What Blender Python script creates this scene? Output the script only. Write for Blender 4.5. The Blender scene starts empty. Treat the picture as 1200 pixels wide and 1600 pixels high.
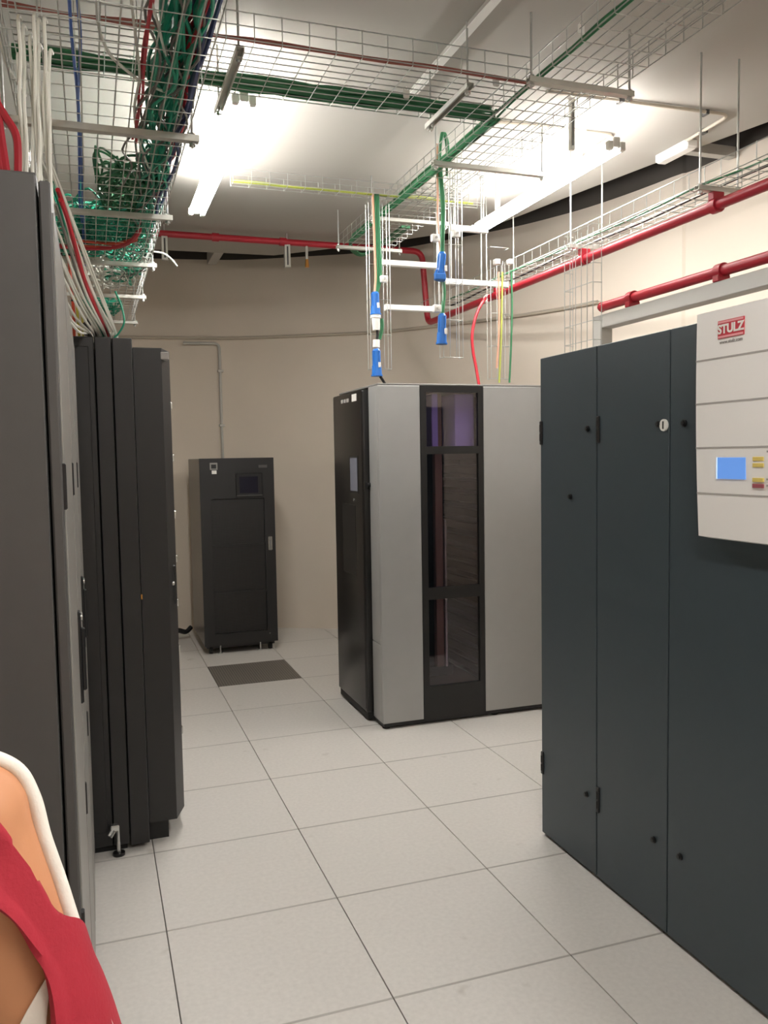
import bpy, bmesh, math, random
from mathutils import Vector, Matrix
from mathutils.bvhtree import BVHTree
random.seed(7)
S = bpy.context.scene
COL = S.collection

# ------------------------------------------------------------------ camera
FPX, PITCH, ROLL, YAW = 1305.8, -0.06694, -0.016645, 0.33484
CAM = Vector((-0.77963, -2.22845, 1.59388))
_f = Vector((math.sin(YAW)*math.cos(PITCH), math.cos(YAW)*math.cos(PITCH), math.sin(PITCH)))
_r0 = Vector((math.cos(YAW), -math.sin(YAW), 0))
_u0 = _r0.cross(_f)
CR = _r0*math.cos(ROLL) + _u0*math.sin(ROLL)
CU = -_r0*math.sin(ROLL) + _u0*math.cos(ROLL)
CF = _f
cd = bpy.data.cameras.new('camera'); co = bpy.data.objects.new('camera', cd); COL.objects.link(co)
cd.sensor_fit = 'VERTICAL'; cd.sensor_height = 32.0; cd.lens = FPX/1600*32.0
cd.clip_start = 0.02
m = Matrix((CR, CU, -CF)).transposed().to_4x4(); m.translation = CAM
co.matrix_world = m
S.camera = co

# ------------------------------------------------------------------ world and exposure
w = bpy.data.worlds.new('world'); S.world = w; w.use_nodes = True
w.node_tree.nodes['Background'].inputs[0].default_value = (0.5, 0.48, 0.45, 1)
w.node_tree.nodes['Background'].inputs[1].default_value = 0.05
S.view_settings.view_transform = 'Standard'; S.view_settings.look = 'None'
S.view_settings.gamma = 1.0; S.view_settings.use_curve_mapping = False
S.view_settings.exposure = 0.0
TUBE_STRENGTH = 118.0

# ------------------------------------------------------------------ pixel helpers (directions; distance from a known plane)
def ray(x, y): return CF + CR*((x-600)/FPX) - CU*((y-800)/FPX)
def onz(x, y, z): d = ray(x, y); return CAM + d*((z-CAM.z)/d.z)
def onx(x, y, X): d = ray(x, y); return CAM + d*((X-CAM.x)/d.x)
def ony(x, y, Y): d = ray(x, y); return CAM + d*((Y-CAM.y)/d.y)

# ------------------------------------------------------------------ materials
def lin(c):
    c = c/255.0
    return c/12.92 if c <= 0.04045 else ((c+0.055)/1.055)**2.4
MATS = {}
def mat(name, rgb, rough=0.5, metal=0.0, var=0.0, scale=8.0, bump=0.0, bscale=120.0, spec=0.5, emit=None, estr=0.0, alpha=None):
    if name in MATS: return MATS[name]
    M = bpy.data.materials.new(name); M.use_nodes = True
    nt = M.node_tree; b = nt.nodes['Principled BSDF']
    c = tuple(lin(v) for v in rgb) + (1,)
    b.inputs['Base Color'].default_value = c
    b.inputs['Roughness'].default_value = rough
    b.inputs['Metallic'].default_value = metal
    b.inputs['Specular IOR Level'].default_value = spec
    if var > 0 or bump > 0:
        tc = nt.nodes.new('ShaderNodeTexCoord')
    if var > 0:
        n = nt.nodes.new('ShaderNodeTexNoise'); n.inputs['Scale'].default_value = scale; n.inputs['Detail'].default_value = 5
        nt.links.new(tc.outputs['Object'], n.inputs['Vector'])
        mx = nt.nodes.new('ShaderNodeMix'); mx.data_type = 'RGBA'
        mx.inputs[6].default_value = tuple(v*(1-var) for v in c[:3])+(1,)
        mx.inputs[7].default_value = tuple(min(1, v*(1+var)) for v in c[:3])+(1,)
        nt.links.new(n.outputs['Fac'], mx.inputs[0]); nt.links.new(mx.outputs[2], b.inputs['Base Color'])
    if bump > 0:
        n2 = nt.nodes.new('ShaderNodeTexNoise'); n2.inputs['Scale'].default_value = bscale; n2.inputs['Detail'].default_value = 3
        nt.links.new(tc.outputs['Object'], n2.inputs['Vector'])
        bp = nt.nodes.new('ShaderNodeBump'); bp.inputs['Strength'].default_value = bump; bp.inputs['Distance'].default_value = 0.003
        nt.links.new(n2.outputs['Fac'], bp.inputs['Height']); nt.links.new(bp.outputs['Normal'], b.inputs['Normal'])
    if emit:
        b.inputs['Emission Color'].default_value = tuple(lin(v) for v in emit)+(1,)
        b.inputs['Emission Strength'].default_value = estr
    MATS[name] = M
    return M

M_wall = mat('cream_plaster', (218, 207, 192), 0.85, var=0.04, scale=3, bump=0.15, bscale=60)
M_ceil = mat('ceiling_paint', (172, 168, 160), 0.9, var=0.03, scale=2, bump=0.08, bscale=80)
M_void = mat('void_concrete_and_shade', (66, 62, 57), 0.95, var=0.15, scale=3, bump=0.3, bscale=25)  # slab concrete, and the painted shade of the upper wall strip
M_sub = mat('subfloor_dark', (40, 37, 34), 0.9, var=0.1)
M_galv = mat('galvanised_wire', (196, 198, 194), 0.38, 0.85, var=0.12, scale=30)
M_strut = mat('galvanised_strut', (205, 204, 196), 0.42, 0.6, var=0.15, scale=20)
M_white = mat('white_plastic', (236, 234, 228), 0.4)
M_whitemetal = mat('white_enamel', (238, 236, 230), 0.35)
M_red = mat('red_pipe_paint', (168, 34, 48), 0.38, var=0.1, scale=14)
M_greyduct = mat('grey_channel', (186, 184, 178), 0.5, 0.1, var=0.05)
M_conduit = mat('wall_conduit', (188, 178, 162), 0.5, var=0.05)
M_crac = mat('slate_blue_powdercoat', (54, 65, 71), 0.42, var=0.06, scale=40, bump=0.06, bscale=900)
M_black = mat('black_powdercoat', (29, 28, 28), 0.45, var=0.08, scale=30, bump=0.05, bscale=700)
M_blk2 = mat('black_plastic', (22, 22, 23), 0.4)
M_charcoal = mat('charcoal_powdercoat', (69, 68, 67), 0.5, var=0.07, scale=25, bump=0.05, bscale=700)
M_grey = mat('grey_door_grazing_light', (128, 126, 121), 0.38, var=0.06, scale=20)  # grazing light along the aisle faces, painted in as a lighter grey
M_libgrey = mat('silver_grey_panel', (168, 168, 166), 0.4, 0.25, var=0.04, scale=12)
M_libblack = mat('library_black', (19, 18, 18), 0.45, var=0.05)
M_upsside = mat('ups_side', (96, 91, 84), 0.3, 0.1, var=0.06)
M_panel = mat('offwhite_panel', (246, 244, 241), 0.42)
M_groove = mat('groove_grey', (170, 166, 162), 0.6)
M_chrome = mat('bright_metal', (215, 215, 212), 0.25, 0.9)
M_rubber = mat('black_rubber', (20, 20, 20), 0.7)
M_blue = mat('blue_connector', (38, 108, 190), 0.35, var=0.05)
M_brass = mat('brass', (196, 140, 70), 0.35, 0.7)
CC = {'green': mat('green_cable', (52, 118, 78), 0.45, var=0.15, scale=40),
      'teal': mat('teal_cable', (30, 150, 118), 0.4, var=0.2, scale=40),
      'white': mat('white_cable', (226, 226, 216), 0.42),
      'red': mat('red_cable', (188, 36, 50), 0.42),
      'navy': mat('navy_cable', (38, 52, 96), 0.45),
      'blue': mat('blue_cable', (40, 92, 178), 0.42),
      'black': mat('black_cable', (24, 24, 24), 0.5),
      'yellow': mat('yellow_cable', (196, 188, 70), 0.45),
      'yg': mat('yellow_green_cable', (176, 186, 84), 0.45, var=0.2, scale=60),
      'pink': mat('salmon_cable', (222, 168, 140), 0.45),
      'faded': mat('faded_red_cable', (150, 88, 78), 0.5),
      'darkred': mat('dark_red_cable', (150, 26, 40), 0.42),
      'orange': mat('orange_red_cable', (212, 78, 50), 0.45),
      'grey': mat('grey_cable', (120, 118, 112), 0.5)}
M_tube = mat('lit_tube', (255, 252, 246), 0.5, emit=(253, 250, 247), estr=TUBE_STRENGTH)

def glass_mat(name, tint, mixf=0.12):
    M = bpy.data.materials.new(name); M.use_nodes = True; nt = M.node_tree
    for n in list(nt.nodes): nt.nodes.remove(n)
    o = nt.nodes.new('ShaderNodeOutputMaterial'); t = nt.nodes.new('ShaderNodeBsdfTransparent'); g = nt.nodes.new('ShaderNodeBsdfGlossy')
    t.inputs[0].default_value = tuple(lin(v) for v in tint)+(1,); g.inputs['Roughness'].default_value = 0.03
    mx = nt.nodes.new('ShaderNodeMixShader'); mx.inputs[0].default_value = mixf
    nt.links.new(t.outputs[0], mx.inputs[1]); nt.links.new(g.outputs[0], mx.inputs[2]); nt.links.new(mx.outputs[0], o.inputs[0])
    MATS[name] = M
    return M
M_glass = glass_mat('smoked_glass', (222, 216, 224), 0.06)

def tile_mat():
    M = bpy.data.materials.new('floor_tile_laminate'); M.use_nodes = True; nt = M.node_tree
    b = nt.nodes['Principled BSDF']; b.inputs['Roughness'].default_value = 0.42; b.inputs['Specular IOR Level'].default_value = 0.4
    oi = nt.nodes.new('ShaderNodeObjectInfo'); tc = nt.nodes.new('ShaderNodeTexCoord')
    add = nt.nodes.new('ShaderNodeVectorMath'); add.operation = 'ADD'
    nt.links.new(tc.outputs['Object'], add.inputs[0]); nt.links.new(oi.outputs['Location'], add.inputs[1])
    n = nt.nodes.new('ShaderNodeTexNoise'); n.inputs['Scale'].default_value = 60; n.inputs['Detail'].default_value = 6
    nt.links.new(add.outputs[0], n.inputs['Vector'])
    r = nt.nodes.new('ShaderNodeValToRGB'); r.color_ramp.elements[0].position = 0.3; r.color_ramp.elements[1].position = 0.7
    r.color_ramp.elements[0].color = tuple(lin(v) for v in (206, 202, 196))+(1,)
    r.color_ramp.elements[1].color = tuple(lin(v) for v in (215, 211, 205))+(1,)
    nt.links.new(n.outputs['Fac'], r.inputs[0])
    # scuffs and small stains
    n2 = nt.nodes.new('ShaderNodeTexNoise'); n2.inputs['Scale'].default_value = 7.0; n2.inputs['Detail'].default_value = 3; n2.inputs['Roughness'].default_value = 0.45
    nt.links.new(add.outputs[0], n2.inputs['Vector'])
    r2 = nt.nodes.new('ShaderNodeValToRGB'); r2.color_ramp.elements[0].position = 0.68; r2.color_ramp.elements[1].position = 0.80
    r2.color_ramp.elements[0].color = (1, 1, 1, 1); r2.color_ramp.elements[1].color = (0.72, 0.70, 0.67, 1)
    nt.links.new(n2.outputs['Fac'], r2.inputs[0])
    mx = nt.nodes.new('ShaderNodeMix'); mx.data_type = 'RGBA'; mx.blend_type = 'MULTIPLY'; mx.inputs[0].default_value = 1
    nt.links.new(r.outputs[0], mx.inputs[6]); nt.links.new(r2.outputs[0], mx.inputs[7])
    # grey edging strip along the two cross edges of the tile
    sx = nt.nodes.new('ShaderNodeSeparateXYZ'); nt.links.new(tc.outputs['Object'], sx.inputs[0])
    ab = nt.nodes.new('ShaderNodeMath'); ab.operation = 'ABSOLUTE'; nt.links.new(sx.outputs[1], ab.inputs[0])
    gt = nt.nodes.new('ShaderNodeMath'); gt.operation = 'GREATER_THAN'; gt.inputs[1].default_value = 0.2945; nt.links.new(ab.outputs[0], gt.inputs[0])
    mx2 = nt.nodes.new('ShaderNodeMix'); mx2.data_type = 'RGBA'
    nt.links.new(gt.outputs[0], mx2.inputs[0]); nt.links.new(mx.outputs[2], mx2.inputs[6]); mx2.inputs[7].default_value = tuple(lin(v) for v in (178, 174, 168))+(1,)
    nt.links.new(mx2.outputs[2], b.inputs['Base Color'])
    return M
M_tile = tile_mat()

def perf_mat(name, base, hole, pitch, rad, rough=0.5):
    """perforated sheet: a square grid of small dark holes in object space (flat print level detail)."""
    M = bpy.data.materials.new(name); M.use_nodes = True; nt = M.node_tree
    b = nt.nodes['Principled BSDF']; b.inputs['Roughness'].default_value = rough
    tc = nt.nodes.new('ShaderNodeTexCoord')
    sc = nt.nodes.new('ShaderNodeVectorMath'); sc.operation = 'SCALE'; sc.inputs['Scale'].default_value = 1/pitch
    nt.links.new(tc.outputs['Object'], sc.inputs[0])
    fr = nt.nodes.new('ShaderNodeVectorMath'); fr.operation = 'FRACTION'; nt.links.new(sc.outputs[0], fr.inputs[0])
    sb = nt.nodes.new('ShaderNodeVectorMath'); sb.operation = 'SUBTRACT'; sb.inputs[1].default_value = (0.5, 0.5, 0.5); nt.links.new(fr.outputs[0], sb.inputs[0])
    return M, nt, b, sb
def perf_floor():
    M, nt, b, sb = perf_mat('perforated_dark_tile', None, None, 0.018, 0.3, 0.55)
    ml = nt.nodes.new('ShaderNodeVectorMath'); ml.operation = 'MULTIPLY'; ml.inputs[1].default_value = (1, 1, 0); nt.links.new(sb.outputs[0], ml.inputs[0])
    ln = nt.nodes.new('ShaderNodeVectorMath'); ln.operation = 'LENGTH'; nt.links.new(ml.outputs[0], ln.inputs[0])
    lt = nt.nodes.new('ShaderNodeMath'); lt.operation = 'LESS_THAN'; lt.inputs[1].default_value = 0.3; nt.links.new(ln.outputs['Value'], lt.inputs[0])
    mx = nt.nodes.new('ShaderNodeMix'); mx.data_type = 'RGBA'; nt.links.new(lt.outputs[0], mx.inputs[0])
    mx.inputs[6].default_value = tuple(lin(v) for v in (118, 112, 104))+(1,); mx.inputs[7].default_value = tuple(lin(v) for v in (52, 48, 44))+(1,)
    nt.links.new(mx.outputs[2], b.inputs['Base Color']); return M
M_perf = perf_floor()
def perf_door():
    M, nt, b, sb = perf_mat('perforated_black_mesh', None, None, 0.012, 0.3, 0.5)
    ml = nt.nodes.new('ShaderNodeVectorMath'); ml.operation = 'MULTIPLY'; ml.inputs[1].default_value = (1, 0, 1); nt.links.new(sb.outputs[0], ml.inputs[0])
    ln = nt.nodes.new('ShaderNodeVectorMath'); ln.operation = 'LENGTH'; nt.links.new(ml.outputs[0], ln.inputs[0])
    lt = nt.nodes.new('ShaderNodeMath'); lt.operation = 'LESS_THAN'; lt.inputs[1].default_value = 0.33; nt.links.new(ln.outputs['Value'], lt.inputs[0])
    mx = nt.nodes.new('ShaderNodeMix'); mx.data_type = 'RGBA'; nt.links.new(lt.outputs[0], mx.inputs[0])
    mx.inputs[6].default_value = tuple(lin(v) for v in (30, 28, 27))+(1,); mx.inputs[7].default_value = (0.002, 0.002, 0.002, 1)
    nt.links.new(mx.outputs[2], b.inputs['Base Color']); return M
M_mesh = perf_door()

# ------------------------------------------------------------------ mesh helpers
ORG = {}                                     # world origin of every object made here
def smooth_mesh(me, ang=35):
    for p in me.polygons: p.use_smooth = True
    me.set_sharp_from_angle(angle=math.radians(ang))
class MB:
    def __init__(s): s.bm = bmesh.new()
    def box(s, x0, x1, y0, y1, z0, z1, bev=0.0, seg=1):
        x0, x1 = min(x0, x1), max(x0, x1); y0, y1 = min(y0, y1), max(y0, y1); z0, z1 = min(z0, z1), max(z0, z1)
        r = bmesh.ops.create_cube(s.bm, size=1.0)
        vs = r['verts']
        for v in vs:
            v.co = Vector((x0+(v.co.x+.5)*(x1-x0), y0+(v.co.y+.5)*(y1-y0), z0+(v.co.z+.5)*(z1-z0)))
        if bev > 0:
            es = list({e for v in vs for e in v.link_edges})
            bmesh.ops.bevel(s.bm, geom=es, offset=bev, segments=seg, affect='EDGES', profile=0.5)
        return s
    def cyl(s, a, b, r, n=12, r2=None, caps=True):
        a, b = Vector(a), Vector(b); d = b-a; L = d.length
        q = Vector((0, 0, 1)).rotation_difference(d.normalized()).to_matrix().to_4x4()
        mt = Matrix.Translation((a+b)/2) @ q
        bmesh.ops.create_cone(s.bm, cap_ends=caps, segments=n, radius1=r, radius2=r if r2 is None else r2, depth=L, matrix=mt)
        return s
    def tube(s, pts, r, n=6, closed=False):
        pts = [Vector(p) for p in pts]
        k = len(pts); t0 = (pts[1]-pts[0]).normalized()
        nrm = t0.orthogonal().normalized(); rings = []
        rr = r if isinstance(r, (list, tuple)) else [r]*k
        prev = t0
        for i in range(k):
            t = (pts[min(i+1, k-1)]-pts[max(i-1, 0)])
            t = t.normalized() if t.length > 1e-9 else prev
            q = prev.rotation_difference(t); nrm = q @ nrm; nrm = (nrm - t*nrm.dot(t)).normalized(); prev = t
            bi = t.cross(nrm)
            rings.append([s.bm.verts.new(pts[i]+(nrm*math.cos(2*math.pi*j/n)+bi*math.sin(2*math.pi*j/n))*rr[i]) for j in range(n)])
        for i in range(k-1):
            for j in range(n):
                s.bm.faces.new((rings[i][j], rings[i][(j+1) % n], rings[i+1][(j+1) % n], rings[i+1][j]))
        s.bm.faces.new(rings[0][::-1]); s.bm.faces.new(rings[-1])
        return s
    def prism(s, poly, z0, z1, axis='z'):
        """extrude a plan polygon; axis names the extrusion direction, poly holds the other two coordinates in xyz order."""
        def P(a, b, c):
            return Vector((a, b, c)) if axis == 'z' else (Vector((a, c, b)) if axis == 'y' else Vector((c, a, b)))
        lo = [s.bm.verts.new(P(a, b, z0)) for a, b in poly]; hi = [s.bm.verts.new(P(a, b, z1)) for a, b in poly]
        n = len(poly)
        s.bm.faces.new(lo); s.bm.faces.new(hi[::-1])
        for i in range(n): s.bm.faces.new((lo[i], hi[i], hi[(i+1) % n], lo[(i+1) % n]))
        bmesh.ops.recalc_face_normals(s.bm, faces=s.bm.faces[:])
        return s
    def build(s, name, material, parent=None, org=None, smooth=True):
        bmesh.ops.recalc_face_normals(s.bm, faces=s.bm.faces[:])
        xs = [v.co for v in s.bm.verts]
        if org is None:
            mn = Vector((min(v.x for v in xs), min(v.y for v in xs), min(v.z for v in xs)))
            mxx = Vector((max(v.x for v in xs), max(v.y for v in xs), max(v.z for v in xs)))
            org = (mn+mxx)/2; org.z = mn.z
        org = Vector(org)
        bmesh.ops.translate(s.bm, verts=s.bm.verts[:], vec=-org)
        me = bpy.data.meshes.new(name); s.bm.to_mesh(me); s.bm.free()
        if smooth: smooth_mesh(me)
        return place(name, me, material, org, parent)
def place(name, me, material, org, parent=None):
    if material is not None and not me.materials: me.materials.append(material)
    o = bpy.data.objects.new(name, me); COL.objects.link(o)
    if parent is not None:
        o.parent = parent; o.location = Vector(org)-ORG[parent.name]
    else: o.location = org
    ORG[o.name] = Vector(org)
    return o
def thing(name, label, cat, loc, group=None):
    o = bpy.data.objects.new(name, None); o.empty_display_size = 0.1; COL.objects.link(o)
    o.location = loc; ORG[o.name] = Vector(loc)
    return tag(o, label, cat, group)
def tag(o, label, cat, group=None, kind=None):
    o['label'] = label; o['category'] = cat
    if group: o['group'] = group
    if kind: o['kind'] = kind
    return o
def struct(o): o['kind'] = 'structure'; return o
def crom(pts, per=8):
    pts = [Vector(p) for p in pts]
    if len(pts) < 3: return pts
    P = [pts[0]*2-pts[1]] + pts + [pts[-1]*2-pts[-2]]
    out = []
    for i in range(1, len(P)-2):
        p0, p1, p2, p3 = P[i-1:i+3]
        for k in range(per):
            t = k/per
            out.append(0.5*((2*p1)+(p2-p0)*t+(2*p0-5*p1+4*p2-p3)*t*t+(3*p1-p0-3*p2+p3)*t*t*t))
    out.append(pts[-1]); return out
def cable(name, pts, r, colour, label, cat='cable', group=None, parent=None, per=8, n=6):
    o = MB().tube(crom(pts, per), r, n).build(name, CC[colour] if isinstance(colour, str) else colour, parent)
    if parent is None: tag(o, label, cat, group)
    return o
def text_mesh(body, size, loc, right, up, material, parent, name, extrude=0.0006, bold=0.0):
    c = bpy.data.curves.new('lettering', 'FONT'); c.body = body; c.size = size; c.align_x = 'CENTER'; c.align_y = 'CENTER'; c.extrude = extrude; c.offset = bold
    t = bpy.data.objects.new('lettering', c); COL.objects.link(t)
    me = bpy.data.meshes.new_from_object(t.evaluated_get(bpy.context.evaluated_depsgraph_get()))
    bpy.data.objects.remove(t)
    right = Vector(right).normalized(); up = Vector(up).normalized(); nn = right.cross(up)
    R = Matrix((right, up, nn)).transposed().to_4x4()
    me.transform(R); me.materials.clear()
    return place(name, me, material, Vector(loc), parent)

# ------------------------------------------------------------------ structure: floor
CEIL = 3.30
TOPZ = 3.85
WALL = [(-2.7, 5.95), (-1.5, 5.88), (-.37, 5.74), (.3, 5.63), (.62, 5.54), (1.12, 5.28), (1.6, 5.0), (1.88, 4.74), (2.2, 4.3), (2.46, 3.93), (2.64, 3.58), (2.8, 3.15), (2.93, 2.5), (3.0, 1.6), (3.0, -4.4)]
WALLC = [Vector((p.x, p.y)) for p in crom([Vector((a, b, 0)) for a, b in WALL], 5)]
fl = MB().box(-2.7, 3.0, -4.4, 5.95, -0.10, -0.03).build('floor', M_sub); struct(fl)
def inside_wall(x, y):
    best = None
    for a, b in zip(WALLC[:-1], WALLC[1:]):
        d = b-a; p = Vector((x, y))-a
        t = max(0, min(1, p.dot(d)/max(d.length_squared, 1e-9))); q = (p-d*t)
        if best is None or q.length < best[0]: best = (q.length, d.x*p.y-d.y*p.x)
    return best[1] < 0, best[0]
tb = MB().box(-.2984, .2984, -.2996, .2996, -.03, 0, bev=.0012)
tile_me = None
for i in range(-5, 5):
    for j in range(-8, 10):
        cx, cy = .6*i+.3, .6*j+.3
        ok, dist = inside_wall(cx, cy)
        if not ok and dist > .42: continue
        if cx-.3 < -2.75 or cy-.3 < -4.45: continue
        dark = (i == 0 and j == 6)
        if tile_me is None:
            o = tb.build('floor_tile', M_tile, fl, org=(0, 0, 0), smooth=False); tile_me = o.data
            o.location = Vector((cx, cy, 0))-ORG[fl.name]
        elif dark:
            o = MB().box(-.2984, .2984, -.2996, .2996, -.03, 0, bev=.0012).build('perforated_tile', M_perf, fl, org=(0, 0, 0), smooth=False)
            o.location = Vector((cx, cy, 0))-ORG[fl.name]
            o['label'] = 'dark grey perforated vent tile in front of the black power cabinet'
        else:
            place('floor_tile', tile_me, None, (cx, cy, 0), fl)

# ------------------------------------------------------------------ structure: walls and ceiling
def wall_strip(pts, thick, z0, z1):
    b = MB(); n = len(pts)
    nr = []
    for i in range(n):
        d = (pts[min(i+1, n-1)]-pts[max(i-1, 0)]).normalized(); nr.append(Vector((-d.y, d.x)))
    ring = [[b.bm.verts.new((p.x, p.y, z0)), b.bm.verts.new((p.x, p.y, z1)), b.bm.verts.new((p.x+q.x*thick, p.y+q.y*thick, z1)), b.bm.verts.new((p.x+q.x*thick, p.y+q.y*thick, z0))] for p, q in zip(pts, nr)]
    for i in range(n-1):
        for j in range(4): b.bm.faces.new((ring[i][j], ring[i][(j+1) % 4], ring[i+1][(j+1) % 4], ring[i+1][j]))
    b.bm.faces.new(ring[0]); b.bm.faces.new(ring[-1][::-1])
    return b
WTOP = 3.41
wb = struct(wall_strip(WALLC, .15, -.1, WTOP).build('wall_back', M_wall))
struct(wall_strip(WALLC, .15, WTOP, TOPZ).build('wall_upper_shade', M_void))  # shade in the gap above the ceiling, put into the wall's dark colour
struct(MB().box(-2.85, -2.7, -4.4, 6.1, -.1, TOPZ).build('wall_left', M_wall))
struct(MB().box(-2.85, 3.15, -4.55, -4.4, -.1, TOPZ).build('wall_front', M_wall))
EDGE = [(-2.7, 5.0), (-.23, 4.92), (.74, 4.86), (1.12, 4.53), (1.55, 4.15), (1.79, 3.9), (2.11, 3.6), (2.21, 3.15), (2.28, 2.79), (2.44, 2.05), (2.62, 1.34), (2.70, .5), (2.75, -.6), (2.75, -4.4)]
struct(MB().prism(EDGE + [(-2.7, -4.4)], CEIL, CEIL+.06).build('ceiling', M_ceil, smooth=False))
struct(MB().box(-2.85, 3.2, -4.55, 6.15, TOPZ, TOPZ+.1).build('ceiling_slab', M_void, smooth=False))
# joist showing in the gap beyond the ceiling edge
for q, yy in ((.0, 4.75), ):
    struct(MB().box(.28, .36, 4.6, 5.6, 3.36, 3.46).build('trim_1', M_greyduct))
struct(MB().box(2.3, 2.96, 1.95, 2.01, 3.36, 3.42).build('trim_2', M_greyduct))

# ------------------------------------------------------------------ lamps
def lamp(x, y0, y1, z, label, group=None):
    t = thing('fluorescent_lamp', label, 'lamp', (x, (y0+y1)/2, z), group)
    MB().box(x-.018, x+.018, y0, y1, z+.002, z+.05, .004).build('spine', M_whitemetal, t)
    for s in (-1, 1):
        MB().cyl((x+s*.035, y0+.03, z+.004), (x+s*.035, y1-.03, z+.004), .014, 12).build('tube', M_tube, t)
        for yy in (y0, y1-.03): MB().box(x+s*.035-.014, x+s*.035+.014, yy, yy+.03, z-.01, z+.03, .003).build('lamp_holder', M_white, t)
    for yy in (y0+.3, y1-.3):
        MB().box(x-.012, x+.012, yy-.015, yy+.015, z+.05, CEIL).build('hanger', M_strut, t)
    return t
lamp(-.13, 1.3, 2.98, 3.06, 'long lit fluorescent lamp hanging beside the left cable tray of green cables')
lamp(1.67, 1.3, 2.86, 3.06, 'long lit fluorescent lamp hanging above the tape library, nearer the red pipes')
lamp(-.13, -2.9, -1.22, 3.06, 'lit fluorescent lamp over the aisle end away from the power cabinet', 'lamps over the near end of the aisle')
lamp(1.67, -2.9, -1.22, 3.06, 'lit fluorescent lamp over the aisle end away from the power cabinet', 'lamps over the near end of the aisle')

# ------------------------------------------------------------------ cooling unit (right)
FX = .945
H = 1.975
crac = thing('cooling_cabinet', 'slate blue floor-standing cooling cabinet with three tall doors and a white control box', 'cabinet', (1.38, -.2, 0))
MB().box(FX+.022, 1.83, -1.15, .772, .012, H-.008).build('body', M_crac, crac)
MB().box(FX+.05, 1.8, -1.12, .74, 0, .02).build('plinth', M_black, crac)
doors = [(.778, .3805), (.3755, -.0235), (-.0285, -.588), (-.593, -1.15)]
def lockpin(Y, z, par):
    b = MB().cyl((FX+.001, Y, z), (FX-.006, Y, z), .011, 12); b.cyl((FX-.006, Y, z), (FX-.011, Y, z), .007, 10)
    return b.build('lock', M_blk2, par)
dobj = []
for a, b_ in doors:
    d = MB().box(FX, FX+.02, a, b_, .012, H, bev=.002).build('door', M_crac, crac); dobj.append(d)
lockpin(.433, 1.681, dobj[0]); lockpin(.551, 1.427, dobj[0]); lockpin(.442, .302, dobj[0])
lockpin(.025, 1.681, dobj[1]); lockpin(.04, .301, dobj[1])
lockpin(-.098, 1.679, dobj[2]); lockpin(-.092, .304, dobj[2])
b = MB().cyl((FX+.001, -.002, 1.677), (FX-.006, -.002, 1.677), .019, 20).build('round_sticker', M_white, dobj[1]); b['label'] = 'white round disc with a slot'
MB().box(FX-.008, FX-.0055, -.004, .0, 1.665, 1.689).build('slot', M_blk2, b)
for d, Y in ((dobj[0], .772), (dobj[1], .369)):
    for z in (1.676, .31):
        h = MB().box(FX-.006, FX+.004, Y-.011, Y+.007, z-.048, z+.048, .003).build('hinge', M_blk2, d)
        for dz in (-.018, .018): MB().cyl((FX-.006, Y-.002, z+dz-.014), (FX-.006, Y-.002, z+dz+.014), .004, 8).build('hinge_barrel', M_blk2, h)
# white control box: front bulges a little towards its foot
PX = .885
def pf(z):                                  # face x at height z
    t = (z-1.335)/(1.985-1.335); return PX + .012*(1-t)**2 - .004*math.sin(math.pi*t)
box = MB(); PY0, PY1 = -.222, -.80
prof = [(FX, 1.335)]
for k in range(13):
    z = 1.345+(1.985-1.345)*k/12; prof.append((pf(z), z))
prof += [(FX, 1.985)]
ctl = box.prism(prof, PY0, PY1, 'y').build('control_box', M_panel, crac)
for z in (1.851, 1.728, 1.602, 1.471):
    MB().box(pf(z)-.0012, pf(z)+.004, PY0+.0005, PY1, z-.0022, z+.0022).build('groove', M_groove, ctl)
xx = pf(1.545)
scr = MB().box(xx-.0025, xx+.003, -.307, -.417, 1.514, 1.574, .001).build('display', mat('display_blue', (104, 150, 218), 0.3, emit=(92, 142, 222), estr=.55), ctl)
MB().box(xx-.0028, xx+.002, -.3065, -.311, 1.514, 1.574).build('display_edge', mat('display_edge', (200, 225, 255), .4, emit=(190, 220, 255), estr=.7), scr)
M_ybtn = mat('yellow_button', (222, 200, 110), .5)
for z, mm in ((1.570, M_ybtn), (1.553, M_ybtn), (1.514, M_ybtn), (1.498, mat('maroon_button', (160, 84, 92), .5))):
    MB().box(xx-.003, xx+.002, -.443, -.482, z-.0055, z+.0055, .001).build('button', mm, ctl)
for z in (1.589, 1.516, 1.500):
    MB().box(xx-.002, xx+.002, -.492, -.512, z-.0025, z+.0025).build('print_mark', M_groove, ctl)
lx = pf(1.93)
lg = MB().box(lx-.003, lx+.002, -.311, -.410, 1.903, 1.952, .0005).build('logo_plate', mat('logo_red', (196, 52, 66), .4), ctl)
for z in (1.9475, 1.9075):
    MB().box(lx-.0036, lx-.002, -.313, -.408, z-.0028, z+.0028).build('logo_stripe', mat('logo_pink', (232, 160, 164), .4), lg)
text_mesh('STULZ', .034, (lx-.0035, -.3605, 1.927), (0, -1, 0), (0, 0, 1), M_white, lg, 'lettering', bold=.0012)
text_mesh('www.stulz.com', .0142, (pf(1.893)-.001, -.3605, 1.893), (0, -1, 0), (0, 0, 1), mat('print_grey', (150, 146, 144), .5), ctl, 'web_address')

# ------------------------------------------------------------------ tape library
LY, LX0, LX1, LYB = 2.285, .765, 2.02, 3.08
lib = thing('tape_library', 'silver grey tape library with a black framed tall window and glossy black door', 'cabinet', ((LX0+LX1)/2, 2.68, 0))
WX0, WX1 = 1.022, 1.424
LZ0, LZ1 = .035, 1.995
MB().box(LX0, WX0-.001, LY, LY+.02, LZ0, LZ1, .003).build('side_panel', M_libgrey, lib)
MB().box(WX1+.001, LX1, LY, LY+.02, LZ0, LZ1, .003).build('side_panel', M_libgrey, lib)
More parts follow.
